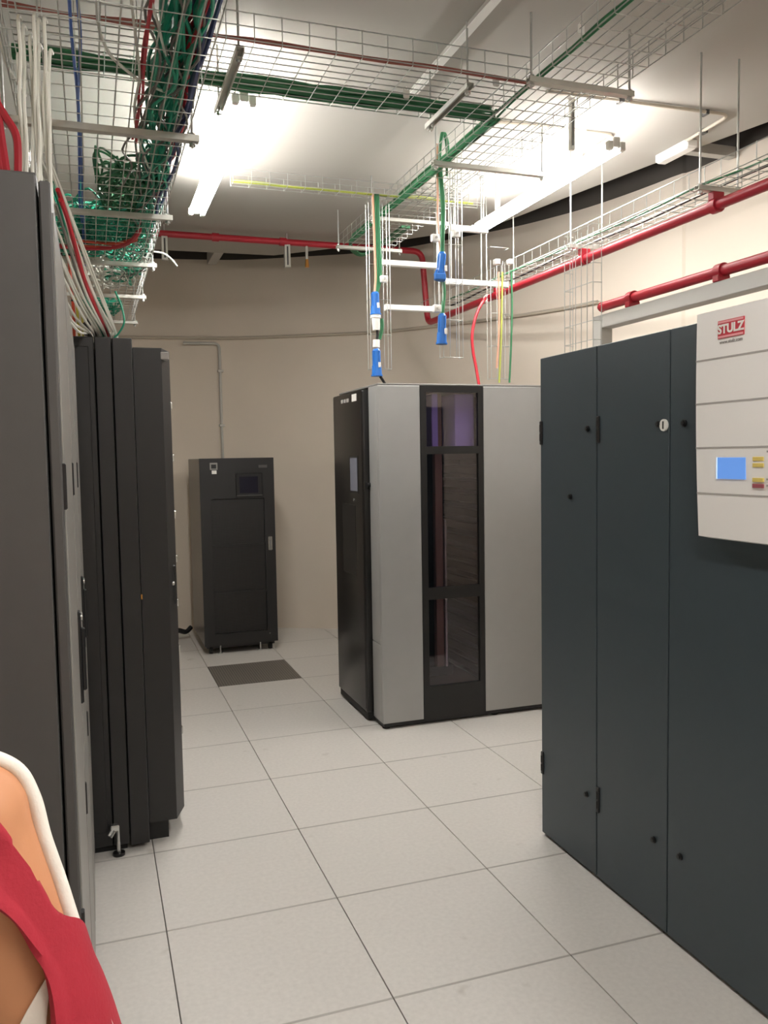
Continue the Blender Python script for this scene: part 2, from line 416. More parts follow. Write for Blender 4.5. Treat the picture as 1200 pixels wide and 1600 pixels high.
# corner pillar on the door end, with the joint low down
MB().box(LX0, LX0+.02, LY+.022, 2.458, .50, LZ1, .002).build('corner_panel', M_libgrey, lib)
MB().box(LX0, LX0+.02, LY+.022, 2.458, LZ0, .497, .002).build('corner_panel', M_libgrey, lib)
MB().box(LX0+.02, LX1, LYB-.02, LYB, LZ0, LZ1).build('back_panel', M_libgrey, lib)
MB().box(LX1-.02, LX1, LY+.02, LYB-.02, LZ0, LZ1).build('end_panel', M_libgrey, lib)
MB().box(LX0+.002, LX1-.002, LY+.004, LYB-.004, LZ1, LZ1+.012, .003).build('top_panel', mat('library_top', (120, 118, 114), .5), lib)
MB().box(LX0+.01, LX1-.02, LY+.012, LYB-.02, .012, LZ0+.02).build('base', M_libblack, lib)
for X in (LX0+.03, 1.5, LX1-.06):
    for Y in (LY+.04, LYB-.06): MB().cyl((X, Y, 0), (X, Y, .014), .022, 12).build('foot', M_rubber, lib)
fr = MB()
fr.box(WX0, 1.060, LY-.001, LY+.03, LZ0, LZ1); fr.box(1.390, WX1, LY-.001, LY+.03, LZ0, LZ1)
rows = [(LZ0, .225), (.745, .815), (1.600, 1.645), (1.958, LZ1)]
for a, b_ in rows: fr.box(1.060, 1.390, LY-.001, LY+.03, a, b_)
frame = fr.build('window_frame', M_libblack, lib, smooth=False)
for a, b_ in ((.225, .745), (.815, 1.600), (1.645, 1.958)):
    MB().box(1.060, 1.390, LY+.010, LY+.015, a, b_).build('window_pane', M_glass, frame)
# the hollow behind the window: liner, rail, gripper, cartridge walls
li = MB()
li.box(LX0+.06, 1.9, LYB-.06, LYB-.03, .06, 1.98); li.box(1.60, 1.63, LY+.05, LYB-.03, .06, 1.98); li.box(.86, .88, LY+.03, LYB-.03, .06, 1.98); li.box(.86, 1.63, LY+.03, LYB-.03, 1.965, 1.985)
li.build('liner', mat('liner_dark', (22, 21, 23), .6), lib, smooth=False)
MB().box(.88, 1.60, LY+.03, LYB-.06, .10, .13).build('floor_plate', mat('brown_plate', (132, 104, 90), .4), lib)
MB().box(1.165, 1.215, 2.42, 2.46, .30, 1.96, .004).build('robot_rail', mat('bronze_rail', (150, 122, 100), .45, .0), lib)
MB().cyl((1.232, 2.43, .30), (1.232, 2.43, 1.20), .011, 12).build('guide_rod', M_chrome, lib)
g = MB().box(1.10, 1.29, 2.46, 2.58, .235, .30, .006).build('gripper', M_blk2, lib)
MB().cyl((1.10, 2.455, .265), (1.10, 2.44, .265), .018, 14).build('gripper_roller', M_chrome, g)
MB().cyl((1.235, 2.47, .30), (1.235, 2.47, .34), .016, 14).build('gripper_motor', M_chrome, g)
shelf_mats = [mat('cartridge_brown', (58, 46, 44), .5), mat('cartridge_grey', (42, 40, 43), .5), mat('cartridge_tan', (84, 68, 62), .5)]
for k in range(16):
    z = .20+.088*k
    if z > 1.55: break
    MB().box(1.44, 1.60, LY+.06, LYB-.08, z, z+.010).build('slot_shelf', M_blk2, lib)
    MB().box(1.425, 1.58, LY+.075, LYB-.10, z+.040, z+.088, .004).build('slot_tray', shelf_mats[2 if .85 < z < 1.12 else (0 if k % 3 else 1)], lib)
lav = mat('lavender_reflection', (186, 176, 246), .35)  # purple reflection in the top pane, painted as coloured blocks inside
MB().box(1.275, 1.40, 2.36, 2.56, 1.61, 1.955, .004).build('top_pane_block', lav, lib)
MB().box(1.125, 1.165, 2.36, 2.50, 1.62, 1.955, .004).build('top_pane_block', lav, lib)
MB().box(1.0, 1.26, 2.54, 2.64, 1.87, 1.96, .004).build('top_pane_block', mat('tan_housing', (142, 116, 100), .45), lib)
MB().cyl((1.225, 2.66, 1.70), (1.225, 2.66, 1.86), .018, 12).build('drive_roller', lav, lib)
# the black door on the end facing the aisle
DX = .725
dr = MB().box(DX, LX0+.018, 2.462, 3.08, .055, 1.985, .012, 3).build('front_door', mat('gloss_black', (15, 14, 14), .3), lib)
MB().box(DX-.002, DX+.004, 2.478, 2.492, .08, 1.96).build('door_trim', M_blk2, dr)
ts = MB().box(DX-.003, DX+.003, 2.55, 2.72, 1.37, 1.60, .002).build('touch_screen_bezel', M_blk2, dr)
MB().box(DX-.0045, DX-.002, 2.565, 2.705, 1.385, 1.585).build('touch_screen', mat('touch_screen_grey', (112, 114, 124), .25, emit=(120, 122, 136), estr=.12), ts)
MB().cyl((DX-.006, 2.64, 1.33), (DX+.002, 2.64, 1.33), .008, 10).build('door_button', M_chrome, dr)
MB().box(DX-.003, DX+.002, 2.56, 2.65, 1.925, 1.968).build('white_sticker', M_white, dr)
for q in range(3): MB().box(DX-.003, DX+.002, 2.72+.06*q, 2.76+.06*q, 1.928, 1.95).build('badge_mark', M_groove, dr)
h = MB().cyl((LX0-.018, 2.452, 1.425), (LX0+.002, 2.452, 1.425), .013, 12).build('door_lock', M_blk2, dr); MB().box(LX0-.028, LX0-.016, 2.446, 2.458, 1.405, 1.445, .002).build('lock_lever', M_blk2, h)
MB().cyl((LX0-.01, 2.47, 1.27), (LX0, 2.47, 1.27), .008, 8).build('door_pin', M_chrome, dr)
MB().box(DX-.002, DX+.01, 2.62, 2.90, .86, 1.30, .003).build('door_recess', M_blk2, dr)
MB().box(DX+.008, LX0+.03, 2.468, 3.06, .015, .055).build('door_kick', M_rubber, dr)

# ------------------------------------------------------------------ power cabinet by the curved wall
UY, UX0, UX1, UYB = 4.57, .03, .63, 5.36
ups = thing('power_cabinet', 'black power supply cabinet with a small screen standing against the curved wall', 'cabinet', (.33, 4.96, 0))
MB().box(UX0, UX1, UY+.02, UYB, .075, 1.595, .004).build('body', M_upsside, ups)
dr = MB()
dr.box(UX0, UX0+.085, UY-.008, UY+.02, .075, 1.597); dr.box(UX1-.085, UX1, UY-.008, UY+.02, .075, 1.597)
dr.box(UX0+.085, UX1-.085, UY-.008, UY+.02, .075, .17); dr.box(UX0+.085, UX1-.085, UY-.008, UY+.02, 1.27, 1.597)
door = dr.build('door', M_black, ups, smooth=False)
for a, b_ in ((.172, .500), (.508, .885), (.893, 1.268)):
    MB().box(UX0+.087, UX1-.087, UY+.004, UY+.012, a, b_).build('mesh_panel', M_mesh, door)
for z in (.504, .889): MB().box(UX0+.085, UX1-.085, UY-.002, UY+.01, z-.008, z+.008).build('mesh_bar', M_black, door)
bz = MB().box(.315, .535, UY-.013, UY-.006, 1.288, 1.472, .004).build('screen_bezel', M_blk2, door)
MB().box(.345, .495, UY-.015, UY-.012, 1.312, 1.445).build('screen', mat('dark_screen', (34, 33, 44), .15), bz)
MB().box(.318, .53, UY-.02, UY-.006, 1.286, 1.296, .002).build('screen_ledge', M_charcoal, bz)
lb = MB().box(.112, .172, UY-.010, UY-.006, 1.505, 1.562).build('warning_plate', mat('plate_grey', (140, 138, 132), .5), door)
MB().box(.122, .162, UY-.0108, UY-.009, 1.515, 1.548).build('plate_field', M_blk2, lb)
MB().box(.126, .164, UY-.010, UY-.006, 1.472, 1.500).build('white_label', M_white, door)
MB().box(.505, .575, UY-.010, UY-.006, 1.515, 1.538).build('badge', mat('badge_grey', (92, 90, 88), .4, .4), door)
hd = MB().box(.568, .600, UY-.022, UY-.006, .835, .950, .004).build('door_handle', M_chrome, door)
MB().box(.577, .591, UY-.025, UY-.02, .855, .925, .002).build('handle_grip', mat('handle_grey', (150, 150, 148), .3, .6), hd)
MB().box(UX0+.02, UX1-.02, UY+.04, UYB-.03, .045, .08).build('base_frame', M_black, ups)
for X in (UX0+.055, UX1-.055):
    for Y in (UY+.06, UYB-.08):
        c = MB().cyl((X-.014, Y, .032), (X+.014, Y, .032), .032, 16).build('caster_wheel', M_rubber, ups)
        MB().box(X-.02, X+.02, Y-.018, Y+.018, .04, .075, .003).build('caster_fork', M_black, c)
for X in (UX0+.13, UX1-.14):
    l = MB().cyl((X, UY+.035, .008), (X, UY+.035, .08), .007, 10).build('levelling_foot', M_chrome, ups)
    MB().cyl((X, UY+.035, 0), (X, UY+.035, .01), .02, 14).build('foot_pad', M_chrome, l)
# black flex from behind the cabinet
cable('power_flex', [(.0, 5.30, .10), (-.05, 5.26, .07), (-.12, 5.25, .09), (-.2, 5.3, .06), (-.3, 5.4, .02)], .022, 'black', 'thick black power flex lying behind the power cabinet', 'cable')

# ------------------------------------------------------------------ near row of charcoal cabinets (left)
NX = -.828
NH = 2.08
for k in range(3):
    y0, y1 = -.69+.63*k, -.69+.63*(k+1)-.004
    lab = ['charcoal steel cabinet whose plain end panel faces the camera, red garment beside it',
           'charcoal steel cabinet standing between two others in the left row',
           'charcoal steel cabinet at the row end touching the black server rack'][k]
    c = thing('equipment_cabinet', lab, 'cabinet', (-1.25, (y0+y1)/2, 0))
    MB().box(-1.62, NX-.022, y0+.012, y1, .03, NH, .003).build('body', M_charcoal, c)
    MB().box(-1.6, NX-.04, y0+.02, y1-.02, 0, .03).build('plinth', M_black, c)
    MB().box(-1.62, NX-.0235, y0, y0+.014, .03, NH-.006, .002).build('end_panel', M_charcoal, c)
    d = MB().box(NX-.019, NX, y0+.001, y1-.001, .03, NH-.016, .003).build('door', M_charcoal if k == 0 else M_grey, c)
    MB().box(NX-.0005, NX+.003, y0+.03, y1-.02, .08, NH-.06, .001).build('door_skin', M_grey, d)
    if k < 2:
        hh = MB().box(NX, NX+.010, y1-.09, y1-.06, 1.02, 1.24, .003).build('handle_plate', M_blk2, d)
        MB().box(NX+.008, NX+.018, y1-.085, y1-.068, 1.05, 1.20, .003).build('handle_lever', M_blk2, hh)
        MB().cyl((NX+.008, y1-.076, 1.225), (NX+.014, y1-.076, 1.225), .010, 12).build('handle_lock', M_chrome, hh)
    for z in (.75, 1.55): MB().box(NX-.004, NX+.006, y0+.006, y0+.02, z-.04, z+.04, .002).build('hinge', M_blk2, d)

# ------------------------------------------------------------------ black server rack with the thick door
RY = 1.255
rack = thing('server_rack', 'tall black server rack with a thick chamfer-edged door jutting into the aisle', 'rack', (-1.0, 1.55, 0))
RXb = -.612
MB().box(-1.62, -.755, RY+.006, 1.86, .03, 2.078, .003).build('body', M_black, rack)
MB().box(-.752, -.690, RY+.002, 1.86, .03, 2.078, .003).build('corner_post', M_black, rack)
MB().box(-.687, RXb, RY, 1.86, .022, 2.075, .003).build('corner_post', M_black, rack)
MB().box(-.836, -.775, RY-.002, RY+.01, .09, 2.04, .003).build('side_panel', M_black, rack)
MB().box(-1.6, -.70, RY+.03, 1.84, 0, .03).build('plinth', M_rubber, rack)
lf = MB().cyl((-.735, RY-.02, .01), (-.735, RY-.02, .115), .007, 10).build('levelling_foot', M_chrome, rack)
MB().cyl((-.735, RY-.02, .0), (-.735, RY-.02, .012), .024, 14).build('foot_pad', M_blk2, lf)
MB().box(-.765, -.73, RY-.028, RY+.004, .10, .125, .004).build('foot_bracket', M_chrome, lf)
MB().cyl((-.770, RY-.03, .085), (-.752, RY-.015, .105), .013, 10).build('foot_nut', M_chrome, lf)
DXo = -.455
dplan = [(RXb+.004, 1.30), (-.497, 1.30), (DXo, 1.42), (DXo, 1.83), (RXb+.004, 1.86)]
db = MB().prism(dplan, .085, 2.045)
rd = db.build('door', M_black, rack, smooth=False)
# slanted bottom corner cap of the bevel and plinth below
MB().box(RXb-.02, -.53, 1.33, 1.82, 0, .085).build('door_plinth', M_rubber, rack)
hb = MB().box(-.487, -.462, 1.368, 1.392, .985, 1.15, .004).build('door_handle', M_blk2, rd)
MB().box(-.50, -.470, 1.352, 1.374, 1.065, 1.083, .004).build('handle_lever', M_chrome, hb)
for z in (1.82, 1.60, 1.36, 1.17, .98, .78, .42):
    MB().box(DXo-.006, DXo+.006, 1.425, 1.45, z-.016, z+.016, .003).build('door_catch', M_chrome, rd)
MB().box(-.50, -.468, 1.298, 1.36, 2.0, 2.03, .002).build('door_cap', M_groove, rd)
MB().box(RXb-.004, RXb+.006, 1.262, 1.285, 1.03, 1.05, .002).build('door_pin', M_brass, rd)

# ------------------------------------------------------------------ wire trays, struts and rods
WR, WC = .0023, .0015
def wire_tray(name, label, cat, P, d, wd, up, L, W, Hs, pitch=.1, lsp=.05, group=None, first_long=0, jit=0):
    """welded wire tray: every cross wire and every long wire is its own part, sharing mesh data."""
    P, d, wd, up = Vector(P), Vector(d).normalized(), Vector(wd).normalized(), Vector(up).normalized()
    t = thing(name, label, cat, P, group)
    cw = MB().tube([wd*0+up*Hs, wd*0+up*.004, wd*.004, wd*(W-.004), wd*W+up*.004, wd*W+up*Hs], WC if Hs > .105 else .0019, 5)
    o = cw.build('cross_wire', M_galv, t, org=(0, 0, 0)); o.location = (0, 0, 0); me = o.data
    n = int(round(L/pitch))
    for k in range(1, n+1):
        place('cross_wire', me, None, P+d*(pitch*k), t)
    lw = MB().tube([Vector((0, 0, 0)), d*L], WR, 5).build('long_wire', M_galv, t, org=(0, 0, 0)); me2 = lw.data
    first = True
    spots = [(q*W/max(1, int(round(W/lsp))), WR*1.8) for q in range(int(round(W/lsp))+1)] + [(0, Hs-.004), (W, Hs-.004)]
    if Hs > .08: spots += [(0, Hs*.5), (W, Hs*.5)]
    for a, z in spots:
        pos = P+wd*a+up*z
        if first: lw.location = pos-P; ORG[lw.name] = pos; first = False
        else: place('long_wire', me2, None, pos, t)
    return t
def strut(x0, y0, x1, y1, z, label, rods=(), group=None, ztop=CEIL, name='strut_hanger', down=False):
    a, b = Vector((x0, y0, z)), Vector((x1, y1, z)); d = (b-a).normalized(); s = Vector((-d.y, d.x, 0)); up = Vector((0, 0, 1))
    t = thing(name, label, 'strut', (a+b)/2, group)
    hw, h, th = .0155, .021, .0025
    prof = [(-hw, 0), (hw, 0), (hw, h), (hw-.006, h), (hw-.006, h-th), (hw-th, h-th), (hw-th, th), (-hw+th, th), (-hw+th, h-th), (-hw+.006, h-th), (-hw+.006, h), (-hw, h)]
    if down: prof = [(p_, h-q_) for p_, q_ in prof]
    bm = MB(); A = [bm.bm.verts.new(a+s*p+up*q) for p, q in prof]; B = [bm.bm.verts.new(b+s*p+up*q) for p, q in prof]
    n = len(prof)
    for i in range(n): bm.bm.faces.new((A[i], A[(i+1) % n], B[(i+1) % n], B[i]))
    bm.bm.faces.new(A[::-1]); bm.bm.faces.new(B)
    bm.build('channel', M_strut, t, smooth=False)
    for f in rods:
        p = a+(b-a)*f
        r = MB().cyl((p.x, p.y, z-.02), (p.x, p.y, ztop), .0045, 8).build('threaded_rod', M_galv, t)
        MB().cyl((p.x, p.y, z-.014), (p.x, p.y, z-.002), .012, 6).build('nut', M_chrome, r)
        MB().cyl((p.x, p.y, z+h), (p.x, p.y, z+h+.008), .012, 6).build('nut', M_chrome, r)
    return t
TZ = 3.06
# left tray over the cabinets
LTZ = 2.69
wire_tray('wire_cable_tray', 'wide wire cable tray above the charcoal cabinets, heaped with green cables', 'cable tray', (-.96, -.65, LTZ), (0, 1, 0), (1, 0, 0), (0, 0, 1), 5.5, .53, .11)
for Y in (.73, 1.71, 2.68, 3.64, 4.72):
    strut(-1.02, Y, -.395, Y, LTZ-.024, 'galvanised strut hanger with rods under the tray of heaped green cables', (.03, .965), 'strut hangers under the left cable tray')
# cross tray with the thick green bundle
wire_tray('wire_cable_tray', 'wire cable tray crossing above the aisle, thick green cable bundle along one edge', 'cable tray', (-.98, .80, TZ), (1, 0, 0), (0, 1, 0), (0, 0, 1), 1.9, .45, .10)
# right tray
wire_tray('wire_cable_tray', 'long wire cable tray running towards the curved wall, green cable loop at its end', 'cable tray', (.93, -.75, TZ), (0, 1, 0), (1, 0, 0), (0, 0, 1), 4.3, .36, .10)
# narrow tray with the yellow-green earth cable
wire_tray('wire_cable_tray', 'narrow wire tray with one yellow green earth cable between the two lit lamps', 'cable tray', (.0, 2.40, TZ+.03), (1, 0, 0), (0, 1, 0), (0, 0, 1), 1.5, .10, .07)
# tray along the curved wall side above the upper red pipe
WTX = 1.765; WTZ = 2.745
wire_tray('wire_cable_tray', 'wire cable tray hung right above the upper red pipe', 'cable tray', (WTX, -.8, WTZ), (0, 1, 0), (1, 0, 0), (0, 0, 1), 4.9, .20, .075)
strut(-.225, .84, -.225, 1.40, TZ-.024, 'dark-sided strut hanger under the crossing tray near the left lamp', (.06, .94), down=True)
strut(.685, .86, .685, 1.30, TZ-.024, 'short strut hanger with two rods under the crossing tray near the right tray', (.06, .94), down=True)
for q, (Y, lab) in enumerate(((.75, 'strut hanger under the right tray where the crossing tray joins it'), (1.72, 'strut hanger under the right tray beside the green cable loop'), (2.72, 'strut hanger under the right tray past the earth cable tray'), (3.45, 'strut hanger under the green cable loop at the tray end'))):
    strut(.88, Y, [1.36, 1.52, 1.40, 1.36][q], Y, TZ-.024, lab, (.03, .97))
for Y in (-.2, .82, 1.86, 2.9, 3.8):
    strut(1.74, Y, 1.98, Y, WTZ-.024, 'short strut hanger holding the wall side tray and the red pipe', (.08, .92), 'strut hangers above the upper red pipe', ztop=CEIL)

# cables in the overhead trays
def along(name, n, x0, x1, y0, y1, z0, z1, r, colour, label, group, axis='y', wob=.02, steps=14):
    for k in range(n):
        a, zz = random.uniform(x0, x1), random.uniform(z0, z1); pts = []
        for i in range(steps):
            t = y0+(y1-y0)*i/(steps-1)
            q = min(x1+wob*.4, max(x0-wob*.4, a+random.gauss(0, wob))); z = max(z0, min(z1, zz+random.gauss(0, wob*.5)))
            pts.append((q, t, z) if axis == 'y' else (t, q, z))
        cable(name, pts, r, colour, label, group=group, per=4, n=5)
GB = TZ+.012
along('data_cable', 14, 1.185, 1.24, -1.0, .94, GB, GB+.05, .0085, 'green', 'green cable in the thick bundle crossing the aisle', 'green cables on the crossing tray', 'x', .008, 12)
along('data_cable', 2, .83, .86, -1.0, .95, GB, GB+.02, .005, 'faded', 'thin faded red cable along the other edge of the crossing tray', 'red cables on the crossing tray', 'x', .006, 10)
along('data_cable', 6, .945, 1.0, 1.2, 3.4, GB, GB+.05, .009, 'green', 'green cable along the edge of the long right tray', 'green cables on the right tray', 'y', .006, 12)
along('data_cable', 2, .945, .975, -.75, 1.2, GB, GB+.02, .0055, 'green', 'single green cable on the right tray before the crossing', 'green cables on the near right tray', 'y', .004, 10)
along('data_cable', 1, .99, 1.0, 1.2, 3.4, GB+.05, GB+.06, .007, 'pink', 'salmon cable on top of the green bundle of the right tray', None, 'y', .004, 10)
# loop of green cables at the end of the right tray
for k in range(5):
    o = .012*k
    cable('data_cable', [(.96+o, 3.2, GB+.03), (.97, 3.40, GB+.02), (1.02, 3.56-o, GB-.01), (1.10, 3.58-o, GB-.04), (1.17, 3.50-o, GB-.01), (1.20+o, 3.3, GB+.02), (1.2+o, 3.0, GB+.02)], .009, 'green', 'green cable looping back at the end of the right tray', group='green loop at the tray end')
along('earth_cable', 1, 2.435, 2.455, .0, 1.45, TZ+.045, TZ+.05, .008, 'yg', 'yellow green earth cable along the narrow tray between the lamps', None, 'x', .004, 10)
along('data_cable', 1, WTX+.03, WTX+.15, -.8, 3.6, WTZ+.008, WTZ+.02, .005, 'green', 'thin dark green cable in the wall side tray', None, 'y', .012, 14)
along('data_cable', 1, WTX+.03, WTX+.15, -.8, 3.9, WTZ+.008, WTZ+.02, .006, 'black', 'thin black cable in the wall side tray', None, 'y', .012, 14)

# left tray: bundle along its aisle edge
LB = LTZ+.01
along('data_cable', 22, -.565, -.46, -.6, 2.3, LB, LB+.10, .0055, 'teal', 'thin green cable in the bundle along the aisle edge of the left tray', 'green cables along the left tray edge', 'y', .022, 16)
along('data_cable', 7, -.50, -.445, -.6, 1.6, LB+.005, LB+.09, .006, 'red', 'red cable in the bundle along the aisle edge of the left tray', 'red cables along the left tray edge', 'y', .012, 14)
along('data_cable', 6, -.485, -.44, -.6, 2.0, LB, LB+.09, .006, 'navy', 'dark blue cable in the bundle along the aisle edge of the left tray', 'dark blue cables along the left tray edge', 'y', .010, 14)
along('data_cable', 10, -.63, -.44, -.2, 3.2, LB, LB+.05, .004, 'grey', 'thin grey cable straggling through the left tray bundle', 'grey cables in the left tray', 'y', .03, 18)
along('data_cable', 2, -.785, -.765, -.6, 2.9, LB+.002, LB+.012, .0045, 'blue', 'blue cable of the pair lying along the middle of the left tray', 'pair of blue cables in the left tray', 'y', .006, 10)
along('data_cable', 2, -.61, -.585, -.6, .9, LB, LB+.02, .0045, 'red', 'thin red cable lying apart from the bundle in the left tray', 'thin red cables in the left tray', 'y', .006, 9)
def pz(pts, z): return [onz(a, b, z) for a, b in pts]
cable('data_cable', pz([(150, -20), (155, 45), (172, 85), (200, 112), (225, 130), (262, 145)], LB+.01), .0045, 'white', 'white cable curving diagonally across the left tray')
cable('data_cable', pz([(232, -10), (245, 30), (252, 60), (262, 100)], LB+.01), .004, 'white', 'short white cable bending towards the edge bundle of the left tray')
cable('data_cable', pz([(203, -20), (212, 60), (218, 120), (210, 170), (216, 215), (235, 270)], LB+.012), .004, 'white', 'white cable wandering beside the edge bundle of the left tray')
cable('data_cable', pz([(0, 60), (8, 95), (20, 118), (40, 150)], LB+.03), .004, 'white', 'white cable entering the left tray over the charcoal cabinet')
# tangle of green cable further along the tray (nobody could count it)
def tangle(name, n, box, r, colour, label, seed, turns=9):
    random.seed(seed); b = MB(); (x0, x1), (y0, y1), (z0, z1) = box
    for k in range(n):
        ra = random.uniform(.04, .13); ra = min(ra, (x1-x0)*.4)
        cx, cy = random.uniform(x0+ra*.9, x1-ra*.9), random.uniform(y0+ra*2, y1-ra*2); pts = []
        ph = random.uniform(0, 6.28)
        for i in range(turns):
            ph += random.uniform(.5, 1.1); ra2 = ra*random.uniform(.7, 1.2)
            pts.append((min(x1, max(x0, cx+math.cos(ph)*ra2)), min(y1, max(y0, cy+math.sin(ph)*ra2*2.2)), min(z1, max(z0, z0+abs(random.gauss(0, (z1-z0)*.45))))))
        b.tube(crom(pts, 4), r, 5)
    return tag(b.build(name, CC[colour], None), label, 'cables', kind='stuff')
tangle('cable_tangle', 80, ((-.93, -.46), (1.75, 2.75), (LB, LB+.15)), .005, 'teal', 'tangled heap of thin green cables in the left tray over the server rack', 11)
tangle('cable_tangle', 26, ((-.72, -.46), (1.2, 2.0), (LB, LB+.13)), .005, 'green', 'darker green knot of cables at the bend of the left tray bundle', 12)
tangle('cable_tangle', 14, ((-.86, -.48), (2.7, 3.7), (LB, LB+.08)), .006, 'white', 'pale tangle of white cables behind the green heap in the left tray', 13)
tangle('cable_tangle', 10, ((-.80, -.52), (3.9, 4.6), (LB-.02, LB+.08)), .009, 'teal', 'small coil of bright green cable at the far end of the left tray', 14)
tangle('cable_tangle', 10, ((-.66, -.45), (2.6, 3.5), (LB, LB+.12)), .006, 'teal', 'loose green cables along the edge past the heap in the left tray', 15)
random.seed(21)
cable('data_cable', [(-.45, 1.3, LB+.10), (-.49, 1.8, LB+.06), (-.53, 2.1, LB-.008), (-.60, 2.32, LB-.012), (-.72, 2.4, LB-.012), (-.85, 2.42, LB-.01), (-.93, 2.45, LB)], .012, 'red', 'red cable sweeping across beneath the green heap in the left tray')
for q in range(2):
    cable('data_cable', pz([(105, 372+8*q), (140, 378+6*q), (180, 380+5*q), (214, 372+3*q)], LB-.006), .007, 'orange', 'pale red cable lying across the left tray under the green heap', group='pale red cables under the green heap')
cable('cable_tie', [ony(240, 393, 3.0), ony(256, 396, 3.0), ony(268, 405, 3.0), ony(277, 416, 3.0)], .005, 'white', 'white strap end sticking out of the left tray into the aisle', 'strap')

# bright white cables rising from the charcoal cabinet to the tray
random.seed(5)
for k, (xa, xb, top) in enumerate(((32, 34, 30), (36, 40, 40), (28, 33, 90), (54, 55, 28), (58, 57, 30), (62, 62, 75), (70, 71, 35), (76, 76, 78), (48, 50, 60), (73, 78, 120))):
    a = ony(xb, 300, -.02); b_ = ony(xa, top, -.02)
    pts = [Vector((a.x, -.02, NH-.02))]
    for i in range(1, 7):
        t = i/6; pts.append(Vector((a.x+(b_.x-a.x)*t+random.gauss(0, .0022), -.02+.012*math.sin(k*2+i), NH+(b_.z-NH)*t)))
    pts.append(pts[-1]+Vector((.004, .05, .02)))
    cable('riser_cable', pts, .0043, 'white', 'bright white cable rising from the charcoal cabinet into the left tray', group='white riser cables')
for k, pp in enumerate(([(0, 85), (2, 140), (8, 190), (20, 270)], [(-8, 120), (4, 150), (16, 170), (34, 205), (36, 275)], [(-6, 180), (4, 215), (12, 270)])):
    cable('riser_cable', [ony(x-8, y+12, -.15) for x, y in pp], .009, 'darkred', 'thick red cable rising from the charcoal cabinet', group='red riser cables')
# diagonal run of cables down to the top of the server rack
random.seed(9)
diag = []
for k in range(11):
    s = (86+random.uniform(0, 10), 285+22*k*.9)
    e = (135+5.2*(10-k)*.9+random.uniform(-3, 3), 523)
    diag.append((s, e, 'white'))
diag += [((92, 300), (171, 521), 'white'), ((90, 282), (181, 519), 'white'), ((108, 350), (163, 505), 'red'), ((105, 340), (166, 519), 'red'), ((95, 330), (160, 521), 'teal'), ((100, 360), (150, 523), 'grey')]
for s, e, c in diag:
    A = ony(s[0], s[1], .62); B = ony(e[0], e[1], 1.36); Mp = (A+B)/2+Vector((random.uniform(-.012, .012), 0, random.uniform(-.03, .0)))
    A2 = A+(A-B)*.18
    cable('drop_cable', [A2, A, Mp, B, B+Vector((0, .03, -.05))],   .0047 if c != 'red' else .0075, c, {'white': 'white cable slanting down to the top of the server rack', 'red': 'red cable slanting down to the top of the server rack', 'teal': 'green cable slanting down to the top of the server rack', 'grey': 'grey cable slanting down to the top of the server rack'}[c], group=c+' cables slanting to the rack')
for pts, c, r, lab in (([(107, 400), (112, 450), (115, 490), (116, 530)], 'orange', .006, 'orange red cable dropping onto the rack beside the slanting cables'),
                       ([(118, 450), (121, 490), (124, 528)], 'yellow', .005, 'yellow cable dropping onto the rack top'),
                       ([(117, 470), (128, 495), (130, 530)], 'yellow', .004, 'thin yellow cable bent onto the rack top'),
                       ([(112, 468), (126, 476), (137, 490), (139, 506), (134, 524)], 'black', .008, 'black cable arching down onto the rack top'),
                       ([(180, 455), (190, 480), (194, 503), (186, 520), (178, 528)], 'teal', .004, 'single green cable hanging in a curve from the tray to the rack'),
                       ([(130, 505), (137, 514), (141, 528)], 'black', .009, 'short black cable stub on the rack top')):
    cable('drop_cable', [ony(x, y, 1.34) for x, y in pts], r, c, lab)
cable('cable_tie', [ony(x, y, 1.34) for x, y in [(172, 512), (177, 514), (176, 522), (172, 523)]], .006, 'white', 'white hooked cable end on the rack top edge', 'cable')

# ------------------------------------------------------------------ vertical wire trays and the connectors above the tape library
VY = 2.42
def vtray(label, x0, W, z0, z1, Y, dep=.06):
    return wire_tray('vertical_wire_tray', label, 'cable tray', (x0, Y, z0), (0, 0, 1), (1, 0, 0), (0, 1, 0), z1-z0, W, dep, .2, .045)
vtray('narrow vertical wire tray with a blue plug, hanging above the library corner', .775, .125, 2.10, 3.05, VY)
vtray('vertical wire tray with two blue sockets and a looped green cable', 1.035, .115, 2.12, 3.20, 1.96)
vtray('short vertical wire tray at the end of the white strut, above the library', 1.575, .125, 2.06, 2.78, VY+.05)
wire_tray('vertical_wire_tray', 'vertical wire tray behind the cooling cabinet below the upper red pipe', 'cable tray', (1.74, 1.62, 1.99), (0, 0, 1), (0, 1, 0), (1, 0, 0), .78, .28, .06, .1, .055)
def hstrut(x0, x1, z, Y, label, rodx=(), ztop=CEIL):
    t = thing('white_strut', label, 'strut', ((x0+x1)/2, Y, z))
    MB().box(x0, x1, Y-.018, Y+.018, z-.016, z+.016, .003).build('bar', M_whitemetal, t)
    MB().box(x0-.004, x0, Y-.021, Y+.021, z-.019, z+.019, .002).build('end_cap', M_white, t); MB().box(x1, x1+.004, Y-.021, Y+.021, z-.019, z+.019, .002).build('end_cap', M_white, t)
    for X in rodx: MB().cyl((X, Y, z), (X, Y, ztop), .005, 8).build('threaded_rod', M_galv, t)
VY2 = VY+.10
hstrut(.885, 1.27, 2.735, VY2, 'upper white strut between the two hanging wire trays', (1.24,))
hstrut(.905, 1.27, 2.475, VY2, 'lower white strut between the two hanging wire trays', (1.25,))
hstrut(1.30, 1.72, 2.650, VY2+.02, 'white strut reaching to the short hanging wire tray', (1.545, 1.34))
hstrut(1.34, 1.58, 2.975, VY2+.02, 'short white strut just under the lit lamp', (1.36, 1.56))
